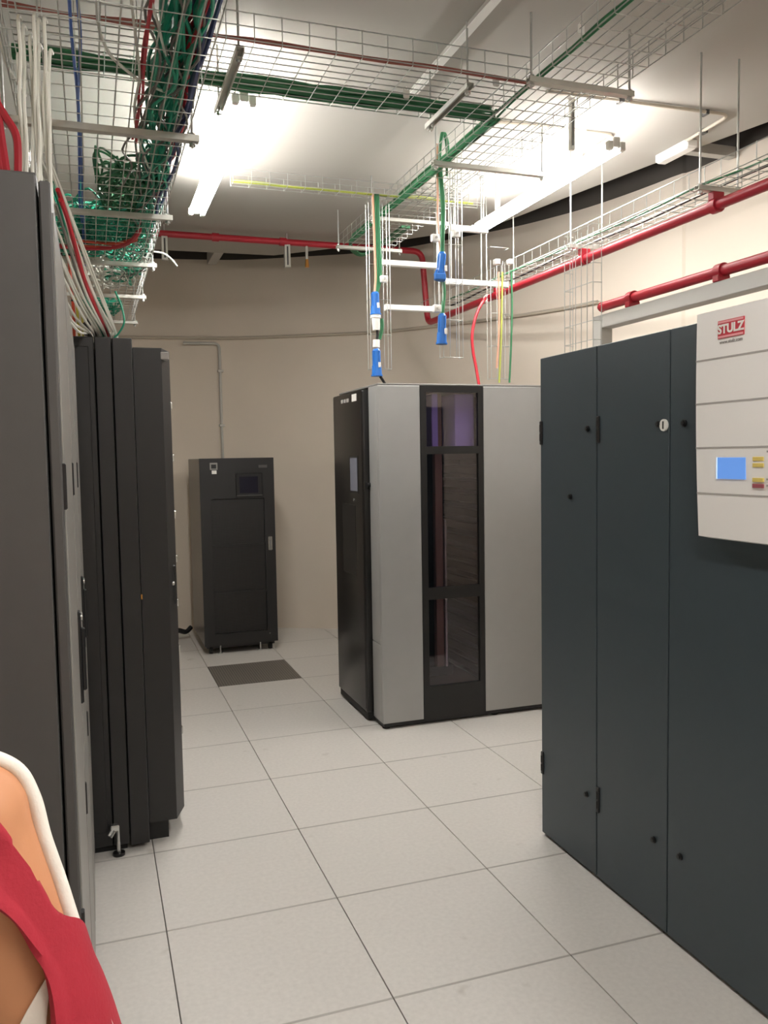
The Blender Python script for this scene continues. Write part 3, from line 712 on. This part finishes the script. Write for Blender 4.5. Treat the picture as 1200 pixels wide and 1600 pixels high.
def connector(pts_top, pts_bot, Y, r, label, cover=0, group=None, tail=None):
    a, b_ = ony(*pts_top, Y), ony(*pts_bot, Y)
    t = thing('power_connector', label, 'connector', (a.x, Y, b_.z), group)
    d = (b_-a); L = d.length
    m1, m2 = a+d*.08, a+d*.62
    MB().cyl(a, m1, r*.6, 16, r*.9).build('gland', M_blue, t)
    MB().cyl(m1, m2, r*.9, 18).build('grip', M_blue, t)
    hs = MB().cyl(m2, b_, r*1.02, 18, r*1.12).build('housing', M_blue, t)
    rg = MB().cyl(b_-d*.05, b_, r*1.25, 18).build('collar', M_blue, hs)
    for k in range(4):
        an = 1.57*k+.4; o = Vector((math.cos(an), math.sin(an), 0))*r*.93
        MB().cyl(m1+o, m2+o, r*.12, 6).build('grip_rib', M_blue, t)
    if cover:
        cv = MB().box(b_.x-r*1.7, b_.x+r*.9, Y-r*1.5, Y-r*.9, b_.z-.004, b_.z+.03, .004).build('flap_cover', M_blue, hs)
        MB().cyl((b_.x-r*1.5, Y-r*.8, b_.z+.02), (b_.x-r*.9, Y-r*.8, b_.z+.05), .006, 8).build('flap_hinge', M_blue, cv)
    MB().box(a.x+.002, a.x+.016, Y-r*1.15, Y-r*.85, (a+d*.5).z-.03, (a+d*.5).z, .001).build('rating_label', M_white, t)
    return a, b_
CY = VY-.04
connector((586, 456), (587, 492), CY, .026, 'blue power plug mated to a white coupler on the narrow hanging tray')
cp = thing('coupler', 'white coupler below the blue plug on the narrow hanging tray', 'connector', ony(587, 512, CY))
MB().cyl(ony(587, 494, CY), ony(588, 516, CY), .026, 18, .020).build('shell', M_white, cp); MB().cyl(ony(587, 492, CY), ony(587, 497, CY), .029, 18).build('ring', M_white, cp)
connector((588, 545), (589, 588), CY, .027, 'blue power plug just above the library corner', 0)
gl = MB().cyl(ony(588, 531, CY), ony(588, 543, CY), .02, 14); gl = tag(gl.build('cable_gland', M_white), 'small white gland above the lower blue plug', 'connector')
cable('power_cable', [ony(x, y, CY) for x, y in [(589, 514), (590, 522), (589, 532)]], .008, 'black', 'short black lead between the white coupler and the gland')
cable('power_cable', [ony(x, y, CY+.03) for x, y in [(596, 498), (597, 508), (596, 518), (593, 530)]], .010, 'green', 'green lead curving behind the white coupler')
for q, (x, c) in enumerate(((587, 'pink'), (590, 'green'), (593, 'green'), (595, 'green'))):
    cable('power_cable', [ony(587+(q-1)*1.2, 458, CY), ony(x, 430, CY+.02), ony(x-2, 370, CY+.03), ony(x-4, 316, CY+.03), ony(x-4, 304, CY+.06)], .0075, c, 'green power cable dropping to the blue plug on the narrow hanging tray' if c == 'green' else 'salmon power cable dropping to the blue plug on the narrow hanging tray', group='green cables of the narrow hanging tray' if c == 'green' else None)
cable('power_cable', [ony(594, 588, CY), ony(598, 594, CY), ony(603, 602, CY+.04)], .008, 'black', 'short black tail from the blue plug to the library top')
CY2 = 1.94
connector((691, 394), (687, 438), CY2, .025, 'upper blue socket with a flap on the hanging tray of the looped cable', 1)
connector((691, 490), (690, 538), CY2, .025, 'lower blue socket on the hanging tray of the looped cable', 0)
for k in range(5):
    o = .004*k
    cable('power_cable', [ony(692-k*.6, 395, CY2+.01), ony(694-k*.8, 330, CY2+.02), ony(691-k*.9, 285, CY2+.02), ony(688-k*.5, 250, CY2+.02), ony(689, 222-k*1.5, CY2+.02), ony(693, 210-k*1.2, CY2+.02), ony(697+k*.6, 222, CY2+.025), ony(699+k*.4, 250, CY2+.04), ony(698, 275, CY2+.05)], .007, 'green', 'green power cable looped at the top of the hanging tray', group='looped green power cables')
cable('power_cable', [ony(x, y, CY2+.03) for x, y in [(692, 436), (694, 455), (693, 470), (691, 492)]], .010, 'green', 'green power cable between the two blue sockets')
cable('power_cable', [ony(x, y, CY2+.03) for x, y in [(683, 225), (684, 300), (685, 360), (688, 394)]], .006, 'pink', 'salmon power cable running to the upper blue socket')
for (x, y, yy) in ((680, 372, CY2), (713, 365, CY2), (683, 482, CY2), (600, 436, CY)):
    p = ony(x, y, yy)
    c = thing('cable_clamp', 'white cable clamp on a hanging wire tray', 'clamp', p, 'white clamps on the hanging trays')
    MB().box(p.x-.022, p.x+.022, yy-.012, yy+.018, p.z-.02, p.z+.02, .006, 2).build('clamp_body', M_white, c)
    MB().cyl((p.x, yy-.02, p.z), (p.x, yy-.01, p.z), .007, 8).build('screw', M_chrome, c)
for x, c, lab in ((783, 'yg', 'yellow green cable hanging down the short wire tray'), (799, 'green', 'dark green cable hanging down the short wire tray'), (779, 'pink', 'salmon cable hanging down the short wire tray')):
    cable('power_cable', [ony(x+(2 if c == 'yg' else 0), 425, VY+.02), ony(x+1, 480, VY+.03), ony(x, 530, VY+.03), ony(x-3, 575 if c == 'pink' else 598, VY+.04)], .006, c, lab)
for x0 in (776, 797):
    p = ony(x0, 412, VY)
    o = MB().box(p.x-.016, p.x+.016, VY-.02, VY+.02, p.z-.005, p.z+.025, .003).build('tray_end_cap', M_white); tag(o, 'white end cap on top of the short hanging wire tray', 'cap', 'white end caps of the short hanging tray')

# ------------------------------------------------------------------ red gas pipes
def pipe_path(pts, rad, bend=.07):
    pts = [Vector(p) for p in pts]; out = [pts[0]]
    for a, b_, c in zip(pts[:-2], pts[1:-1], pts[2:]):
        d1, d2 = (a-b_).normalized(), (c-b_).normalized()
        p, q = b_+d1*bend, b_+d2*bend
        for k in range(7):
            t = k/6; out.append(p*(1-t)**2+b_*2*t*(1-t)+q*t*t)
    out.append(pts[-1]); return out
P1X, P1Z = 1.845, 2.665
p1 = thing('gas_pipe', 'upper red pipe running below the ceiling, down and along the wall side tray', 'pipe', (P1X, 1.5, P1Z))
MB().tube(pipe_path([(-1.6, 4.15, 3.235), (1.80, 4.15, 3.235), (P1X, 4.15, P1Z), (P1X, -2.6, P1Z)], .026, .08), .024, 14).build('pipe_run', M_red, p1)
for Y in (-.2, .82, 1.86, 2.9):
    c = MB().cyl((P1X, Y-.02, P1Z), (P1X, Y+.02, P1Z), .034, 14).build('pipe_clamp', M_red, p1); MB().box(P1X-.03, P1X+.03, Y-.018, Y+.018, P1Z+.02, WTZ-.024, .003).build('clamp_saddle', M_red, c)
for X in (.15, .66): MB().cyl((X-.025, 4.15, 3.235), (X+.025, 4.15, 3.235), .031, 14).build('coupling', M_red, p1)
MB().cyl((P1X, 3.04, P1Z), (P1X, 3.07, P1Z), .031, 14).build('coupling', M_white, p1)
P2X, P2Z, P2E = 2.0, 2.42, 1.92
p2 = thing('gas_pipe', 'lower red pipe with an open end clamped on the grey channel', 'pipe', (P2X, .4, P2Z))
MB().cyl((P2X, P2E, P2Z), (P2X, -2.0, P2Z), .026, 16).build('pipe_run', M_red, p2)
MB().cyl((P2X, P2E, P2Z), (P2X, P2E+.03, P2Z), .029, 16, .012).build('end_cap', M_red, p2)
for px_ in ((988, 467), (1127, 425)):
    Y = onx(*px_, P2X).y
    c = MB().cyl((P2X, Y-.022, P2Z), (P2X, Y+.022, P2Z), .036, 16).build('pipe_clamp', M_red, p2); MB().box(P2X-.035, P2X+.035, Y-.02, Y+.02, P2Z-.05, P2Z-.02, .003).build('clamp_saddle', M_red, c)
ch = thing('pipe_support', 'grey channel frame carrying the lower red pipe behind the cooling cabinet', 'support', (P2X+.02, 1.9, 0))
MB().box(P2X-.03, P2X+.05, P2E-.03, -2.0, P2Z-.125, P2Z-.05, .003).build('beam', M_greyduct, ch)
MB().box(P2X-.03, P2X+.05, P2E-.03, P2E+.05, 0, P2Z-.05, .003).build('post', M_greyduct, ch)
# stubs below the back pipe
for X, lab in ((-.22, 'grey strut stub below the red pipe beside the left tray'), (.69, 'grey strut stub below the red pipe midway along the curved wall')):
    t = thing('strut_stub', lab, 'strut', (X, 4.15, 3.04))
    MB().box(X-.022, X+.022, 4.13, 4.17, 3.045, 3.215, .002).build('channel', M_strut, t); MB().box(X-.006, X+.006, 4.128, 4.131, 3.06, 3.2).build('slot', M_charcoal, t)
    MB().cyl((X, 4.15, 3.21), (X, 4.15, 3.30), .006, 8).build('threaded_rod', M_galv, t)
nz = thing('gas_nozzle', 'small brass tipped gas nozzle below the red pipe near the tray end', 'nozzle', (.845, 4.15, 3.05))
MB().cyl((.845, 4.15, 3.11), (.845, 4.15, 3.23), .011, 12).build('stem', M_strut, nz); MB().cyl((.845, 4.15, 3.055), (.845, 4.15, 3.115), .017, 12, .012).build('tip', M_brass, nz)
# red flexible line from the pipe to the library
Rr = [Vector((P1X-.01, 3.02, P1Z-.005))] + [ony(x, y, 2.95-.02*i) for i, (x, y) in enumerate([(757, 468), (745, 490), (738, 520), (739, 548), (744, 575)])] + [Vector((ony(750, 600, 2.82).x, 2.82, 2.004))]
cable('sampling_hose', Rr, .010, 'red', 'bright red hose curving from the red pipe to the library top', 'hose')

# ------------------------------------------------------------------ conduits, trunking, small ceiling items
cz = 2.70
cpts = []
for p, q in zip(WALLC[:-1], WALLC[1:]):
    if p.x < -.9 or p.y < 3.1: continue
    d = (q-p).normalized(); nn = Vector((d.y, -d.x)); cpts.append(Vector((p.x+nn.x*.016, p.y+nn.y*.016, cz)))
con = thing('wall_conduit', 'thin grey conduit following the curved wall with one branch dropping to the power cabinet', 'conduit', cpts[0])
MB().tube(cpts, .014, 8).build('conduit_run', M_conduit, con)
bx = min(cpts, key=lambda v: abs(v.x-.28))
MB().tube(pipe_path([bx+Vector((-.25, .02, -.05)), bx+Vector((.07, -.012, -.05)), bx+Vector((.075, -.012, -1.9))], .014, .05), .013, 8).build('conduit_drop', M_greyduct, con)
for z in (2.4, 1.9): MB().box(bx.x+.05, bx.x+.10, bx.y-.03, bx.y+.012, z-.01, z+.01, .002).build('saddle_clip', M_greyduct, con)
tk = thing('ceiling_trunking', 'white trunking strip on the ceiling beyond the crossing tray', 'trunking', (.70, .5, CEIL))
MB().box(.685, .72, -2.0, 1.6, CEIL-.022, CEIL-.001, .003).build('duct', M_ceil, tk); MB().box(.683, .722, -2.0, 1.6, CEIL-.026, CEIL-.022, .001).build('lid', M_whitemetal, tk)
cc = thing('ceiling_conduit', 'thin conduit on the ceiling bending towards the emergency light', 'conduit', (2.0, 1.32, CEIL-.012))
MB().tube(pipe_path([(1.3, 1.33, CEIL-.012), (2.34, 1.30, CEIL-.012), (2.36, 1.66, CEIL-.012)], .01, .06), .009, 8).build('conduit_run', M_conduit, cc)
for X in (1.7, 2.2): MB().box(X-.01, X+.01, 1.295, 1.34, CEIL-.024, CEIL-.001, .002).build('saddle_clip', M_charcoal, cc)
MB().box(2.345, 2.375, 1.5, 1.54, CEIL-.024, CEIL-.001, .002).build('saddle_clip', M_charcoal, cc)
cc = thing('ceiling_conduit', 'thin conduit on the ceiling ending above the lit lamp over the library', 'conduit', (1.6, 1.72, CEIL-.012))
MB().tube(pipe_path([(1.25, 1.72, CEIL-.012), (1.93, 1.70, CEIL-.012), (1.93, 1.9, CEIL-.012)], .01, .05), .009, 8).build('conduit_run', M_conduit, cc)
MB().cyl((1.93, 1.9, CEIL-.03), (1.93, 1.9, CEIL-.001), .035, 14).build('junction_box', M_white, cc)
em = thing('emergency_light', 'slim white emergency light fixed on the ceiling near its edge', 'light', (2.39, 1.78, CEIL-.05))
MB().box(2.355, 2.425, 1.64, 1.92, CEIL-.045, CEIL-.001, .006).build('housing', M_white, em); MB().box(2.362, 2.418, 1.65, 1.91, CEIL-.052, CEIL-.043, .003).build('diffuser', M_whitemetal, em)
dt = thing('strut_stub', 'dark slotted strut stub hanging from the ceiling above the lit lamp over the library', 'strut', (1.48, 1.4, CEIL-.24))
MB().box(1.468, 1.492, 1.388, 1.412, CEIL-.24, CEIL-.001, .002).build('channel', M_strut, dt); MB().box(1.476, 1.484, 1.386, 1.389, CEIL-.22, CEIL-.02).build('slot', M_charcoal, dt)
for (x, y), lab in (((635, 147), 'white tag fixed under the crossing tray'), ((775, 128), 'white tag on the crossing tray by the right tray'), ((908, 46), 'round white tag on the right tray edge')):
    p = onz(x, y, TZ+.05)
    t = thing('cable_tag', lab, 'tag', p); MB().box(p.x-.014, p.x+.014, p.y-.003, p.y+.003, p.z-.018, p.z+.018, .004).build('plate', M_white, t); MB().tube([(p.x-.01, p.y, p.z+.016), (p.x, p.y, p.z+.03), (p.x+.01, p.y, p.z+.016)], .0015, 5).build('tie', M_white, t)

# ------------------------------------------------------------------ person standing beside the camera
M_skin = mat('skin', (196, 138, 100), .5, var=.06, scale=9, bump=.05, bscale=200)
M_redcloth = mat('red_cloth', (158, 27, 46), .75, var=.12, scale=18, bump=.25, bscale=260)
M_whitecloth = mat('white_cloth', (234, 228, 218), .7, bump=.2, bscale=300)
M_trouser = mat('dark_trousers', (44, 46, 58), .8, var=.1, scale=12)
M_hair = mat('dark_hair', (44, 32, 26), .55, var=.2, scale=60)
TH = math.radians(-8)
_fh = Vector((math.sin(YAW), math.cos(YAW), 0)); _rh = Vector((math.cos(YAW), -math.sin(YAW), 0))
PF = _fh*math.cos(TH)+_rh*math.sin(TH); PL = Vector((-PF.y, PF.x, 0))
P0 = Vector((CAM.x, CAM.y, 0))+_fh*.63-_rh*.483
def loc(f, l, z): return P0+PF*f+PL*l+Vector((0, 0, z))
PM = Matrix((PF, PL, Vector((0, 0, 1)))).transposed().to_4x4(); PM.translation = P0
def thicken(bm, t):
    bm.normal_update()
    vs = bm.verts[:]; fs = bm.faces[:]; bd = [e for e in bm.edges if len(e.link_faces) == 1]
    cp = {v: bm.verts.new(v.co-v.normal*t) for v in vs}
    for e in bd:
        l = e.link_loops[0]; a, b_ = l.vert, l.link_loop_next.vert
        bm.faces.new((b_, a, cp[a], cp[b_]))
    for f in fs: bm.faces.new([cp[v] for v in reversed(f.verts)])
class Body(MB):
    def ell(s, c, rad, rotl=0):
        mt = Matrix.Translation(Vector(c)) @ Matrix.Rotation(rotl, 4, 'Y') @ Matrix.Diagonal((rad[0], rad[1], rad[2], 1))
        bmesh.ops.create_icosphere(s.bm, subdivisions=3, radius=1, matrix=mt)
    def limb(s, pts, rads):
        for (a, b_), (ra, rb) in zip(zip(pts[:-1], pts[1:]), zip(rads[:-1], rads[1:])):
            s.cyl(a, b_, ra, 16, rb)
        for p, r in zip(pts, rads):
            bmesh.ops.create_icosphere(s.bm, subdivisions=2, radius=r, matrix=Matrix.Translation(Vector(p)))
B = Body()
B.ell((0, 0, .90), (.115, .165, .13)); B.ell((-.045, .07, .86), (.09, .085, .10)); B.ell((-.045, -.07, .86), (.09, .085, .10))
B.ell((0, 0, 1.04), (.095, .125, .14)); B.ell((-.005, 0, 1.19), (.102, .138, .16)); B.ell((-.02, 0, 1.30), (.075, .14, .085))
for q in (-1, 1):
    B.ell((.072, q*.066, 1.165), (.055, .062, .062), .2)
    B.ell((.02, q*.075, 1.26), (.055, .065, .075), .4)
    B.ell((-.025, q*.150, 1.333), (.052, .052, .052))
    B.limb([(-.025, q*.06, 1.375), (-.025, q*.15, 1.335)], [.036, .042])
B.limb([(-.028, 0, 1.34), (-.012, 0, 1.40), (.004, 0, 1.46)], [.068, .054, .052])
# head
B.ell((.012, 0, 1.545), (.092, .074, .105)); B.ell((.04, 0, 1.49), (.052, .052, .052)); B.ell((-.025, 0, 1.56), (.075, .072, .078))
B.limb([(.098, 0, 1.545), (.116, 0, 1.517)], [.008, .013]); B.ell((.088, 0, 1.482), (.012, .024, .007)); B.ell((.078, 0, 1.449), (.02, .022, .016))
for q in (-1, 1): B.ell((.0, q*.077, 1.53), (.017, .008, .028))
# arms, hands
def arm(q, sh, el, wr, hd):
    B.limb([sh, el], [.049, .039]); B.limb([el, wr], [.039, .026])
    sh, el, wr, hd = map(Vector, (sh, el, wr, hd)); d = (hd-wr).normalized(); side = Vector((1, 0, 0)); side = (side-d*side.dot(d)).normalized(); nn = d.cross(side)
    for k in range(4):
        o = side*(.027-.018*k)
        B.limb([wr+o*.5, wr+d*.085+o], [.014, .0115])
        L = (.062, .072, .068, .052)[k]; a = wr+d*.085+o; b1 = a+d*L*.5-nn*q*.006; c1 = b1+d*L*.45-nn*q*.016
        B.limb([a, b1, c1], [.0095, .0088, .0075])
    t0 = wr+d*.025+side*.02; B.limb([t0, t0+d*.03+side*.03-nn*q*.012, t0+d*.06+side*.04-nn*q*.022], [.013, .0105, .009])
arm(-1, (-.025, -.153, 1.325), (-.03, -.238, 1.06), (.09, -.235, .86), (.13, -.22, .77))
arm(1, (-.025, .168, 1.325), (-.03, .21, 1.06), (.06, .225, .84), (.085, .225, .74))
for q in (-1, 1):
    B.limb([(0, q*.085, .84), (.01, q*.09, .47), (-.015, q*.095, .30), (-.02, q*.095, .09)], [.088, .056, .054, .036])
    B.limb([(-.03, q*.095, .045), (.05, q*.10, .03), (.15, q*.105, .022)], [.036, .034, .026])
me0 = bpy.data.meshes.new('body_base'); B.bm.to_mesh(me0); B.bm.free()
tmp = bpy.data.objects.new('body_base', me0); COL.objects.link(tmp)
md = tmp.modifiers.new('remesh', 'REMESH'); md.mode = 'VOXEL'; md.voxel_size = .006
sm = tmp.modifiers.new('smooth', 'SMOOTH'); sm.factor = .5; sm.iterations = 4
body_me = bpy.data.meshes.new_from_object(tmp.evaluated_get(bpy.context.evaluated_depsgraph_get()))
bpy.data.objects.remove(tmp)
def shell(keep, planes, off, sm_it=6, fold=None):
    bm = bmesh.new(); bm.from_mesh(body_me)
    for p, n in planes:
        bmesh.ops.bisect_plane(bm, geom=bm.verts[:]+bm.edges[:]+bm.faces[:], plane_co=p, plane_no=n)
    bmesh.ops.delete(bm, geom=[f for f in bm.faces if not keep(f.calc_center_median())], context='FACES')
    bmesh.ops.delete(bm, geom=[v for v in bm.verts if not v.link_faces], context='VERTS')
    for _ in range(sm_it): bmesh.ops.smooth_vert(bm, verts=[v for v in bm.verts if not v.is_boundary], factor=.5, use_axis_x=True, use_axis_y=True, use_axis_z=True)
    bm.normal_update()
    mv = [(v, v.normal.copy()) for v in bm.verts]
    for v, n in mv:
        o = off
        if fold: o += fold(v.co)
        v.co += n*o
    thicken(bm, .003)
    me = bpy.data.meshes.new('cloth'); bm.to_mesh(me); bm.free(); smooth_mesh(me, 60); return me
per = thing('person', 'person in a red sleeveless top with a white strap, standing beside the charcoal cabinet', 'person', P0)
def addp(name, me, mm):
    me2 = me; me2.transform(Matrix(((PF.x, PL.x, 0, 0), (PF.y, PL.y, 0, 0), (0, 0, .989, 0), (0, 0, 0, 1)))); me2.materials.clear()
    return place(name, me2, mm, P0, per)
V = Vector
# red top with a wide flutter sleeve hanging off the shoulder
aR = (V((0, -.128, 1.30)), V((0, -.985, -.17)).normalized()); aL = (V((0, .13, 1.30)), V((0, .985, -.17)).normalized())
def red_keep(c):
    return (c-aR[0]).dot(aR[1]) < 0 and (c-aL[0]).dot(aL[1]) < 0 and .80 < c.z < 1.335
red_me = shell(red_keep, [aR, aL, (V((0, 0, .80)), V((0, 0, 1))), (V((0, 0, 1.335)), V((0, 0, 1)))], .009, 10, lambda c: .006*max(0, 1.3-c.z)*math.sin(c.y*95+c.z*22))
cam_keep = lambda c: abs(c.y) < .15 and .95 < c.z < 1.20
cam_me = shell(cam_keep, [(V((0, .15, 0)), V((0, 1, 0))), (V((0, -.15, 0)), V((0, 1, 0))), (V((0, 0, 1.20)), V((0, 0, 1))), (V((0, 0, .95)), V((0, 0, 1)))], .004, 6)
tr_me = shell(lambda c: c.z < .93 and c.z > .085 and abs(c.y) < .19, [(V((0, 0, .93)), V((0, 0, 1))), (V((0, 0, .085)), V((0, 0, 1))), (V((0, .19, 0)), V((0, 1, 0))), (V((0, -.19, 0)), V((0, 1, 0)))], .008, 8)
hp = (V((.055, 0, 1.60)), V((.8, 0, -.6)).normalized())
hair_me = shell(lambda c: c.z > 1.44 and (c-hp[0]).dot(hp[1]) < 0 and (c.x < -.02 or c.z > 1.56), [hp, (V((0, 0, 1.44)), V((0, 0, 1)))], .012, 6)
bvh = BVHTree.FromPolygons([v.co for v in body_me.vertices], [tuple(p.vertices) for p in body_me.polygons])
def back(l, z, off, miss):
    h = bvh.ray_cast(V((-.6, l, z)), V((1, 0, 0)))
    return h[0].x-off if h[0] is not None and h[0].x < .0 else miss
def loft(rows, thick=.003, clear=.007):
    bm = bmesh.new(); G = [[bm.verts.new(p) for p in r] for r in rows]
    for a, b_ in zip(G[:-1], G[1:]):
        for i in range(len(a)-1): bm.faces.new((a[i], a[i+1], b_[i+1], b_[i]))
    for _ in range(3): bmesh.ops.smooth_vert(bm, verts=[v for v in bm.verts if not v.is_boundary], factor=.4, use_axis_x=True, use_axis_y=True, use_axis_z=True)
    for v in bm.verts:
        h = bvh.find_nearest(v.co)
        if (v.co-h[0]).dot(h[1]) < clear: v.co = h[0]+h[1]*(clear+.001)
    for _ in range(4): bmesh.ops.smooth_vert(bm, verts=bm.verts[:], factor=.35, use_axis_x=True, use_axis_y=True, use_axis_z=True)
    bmesh.ops.recalc_face_normals(bm, faces=bm.faces[:]); thicken(bm, thick)
    me = bpy.data.meshes.new('cloth'); bm.to_mesh(me); bm.free(); smooth_mesh(me, 60); return me
def curve2(pts, n):
    c = crom([V((a, b_, 0)) for a, b_ in pts], 12); return [c[int(round(i*(len(c)-1)/(n-1)))] for i in range(n)]
NS = 60
UU = curve2([(-.10, 1.372), (-.15, 1.360), (-.185, 1.317), (-.203, 1.283), (-.220, 1.246), (-.239, 1.192), (-.258, 1.08), (-.285, .98)], NS)
VV = curve2([(-.09, 1.345), (-.14, 1.335), (-.180, 1.298), (-.200, 1.282), (-.210, 1.26), (-.222, 1.213), (-.222, 1.08), (-.22, .98)], NS)
WW = curve2([(-.10, 1.370), (-.15, 1.358), (-.183, 1.315), (-.201, 1.280), (-.217, 1.243), (-.234, 1.188), (-.250, 1.08), (-.275, .98)], NS)
rows = []
for i in range(NS):
    u, v_, w_ = UU[i], VV[i], WW[i]; t = i/(NS-1); r = []
    for k in range(13):
        q = k/12; l, z = v_.x+(u.x-v_.x)*q, v_.y+(u.y-v_.y)*q
        fb = back(l, z, .010, -.045)
        if t > .45: fb = min(fb, -.055)
        fb += (.004+.010*max(0, t-.35))*math.sin(q*9.5+t*2.0)*min(1, t*3) - .006*math.sin(math.pi*q)
        if q > .9: fb = max(fb, -.05-.0*t)
        r.append(V((fb, l, z)))
    for k in range(1, 6):
        q = k/5; r.append(V((r[12].x+(.004+.10*max(0, min(1, (t-.5)*3)))*q, u.x+(w_.x-u.x)*q-.012*math.sin(math.pi*q)*(.3+t), u.y+(w_.y-u.y)*q)))
    rows.append(r)
sleeve_me = loft(rows)
wr = []
for i in range(14):
    t = i/13; z = 1.228-.10*t; o = -.222+.004*t; inn = o+.012*min(1, t*3)+.03*t
    wr.append([V((back(o+(inn-o)*k/6, z, .0045, -.06), o+(inn-o)*k/6, z)) for k in range(7)])
lining_me = loft(wr, .0015, .003)
def hug(f, l, z, off=.003):
    h = bvh.find_nearest(V((f, l, z))); return h[0]+h[1]*off
strap = [hug(-.05, -.07, 1.43), hug(-.04, -.10, 1.425), hug(-.03, -.13, 1.42), hug(-.02, -.165, 1.40), hug(-.012, -.195, 1.375), hug(-.01, -.21, 1.345), hug(-.01, -.225, 1.315), hug(-.012, -.235, 1.28), hug(-.016, -.245, 1.25), hug(-.022, -.255, 1.22), hug(-.03, -.265, 1.19), hug(-.03, -.27, 1.16)]
sb = MB(); sb.tube(crom(strap, 8), .006, 12)
me_s = bpy.data.meshes.new('strap'); bmesh.ops.recalc_face_normals(sb.bm, faces=sb.bm.faces[:]); sb.bm.to_mesh(me_s); sb.bm.free(); smooth_mesh(me_s)
eyes = []
for q in (-1, 1):
    e = MB(); bmesh.ops.create_icosphere(e.bm, subdivisions=2, radius=.011, matrix=Matrix.Translation((.085, q*.031, 1.548)))
    m_ = bpy.data.meshes.new('eye'); e.bm.to_mesh(m_); e.bm.free(); smooth_mesh(m_); eyes.append(m_)
sho = []
for q in (-1, 1):
    e = MB(); e.box(-.085, .19, q*.10-.045, q*.10+.045, 0, .055, .02, 3); e.box(-.09, .0, q*.097-.045, q*.097+.045, .03, .105, .02, 3)
    m_ = bpy.data.meshes.new('shoe'); e.bm.to_mesh(m_); e.bm.free(); smooth_mesh(m_); sho.append(m_)
smooth_mesh(body_me, 180)
addp('body', body_me, M_skin); addp('red_top', red_me, M_redcloth); addp('red_sleeve', sleeve_me, M_redcloth); addp('white_sleeve_lining', lining_me, M_whitecloth); addp('white_undershirt', cam_me, M_whitecloth); addp('trousers', tr_me, M_trouser); addp('hair', hair_me, M_hair); addp('white_strap', me_s, M_whitecloth)
for m_ in eyes: addp('eye', m_, mat('eye_white', (230, 226, 220), .2))
for m_ in sho: addp('shoe', m_, M_blk2)
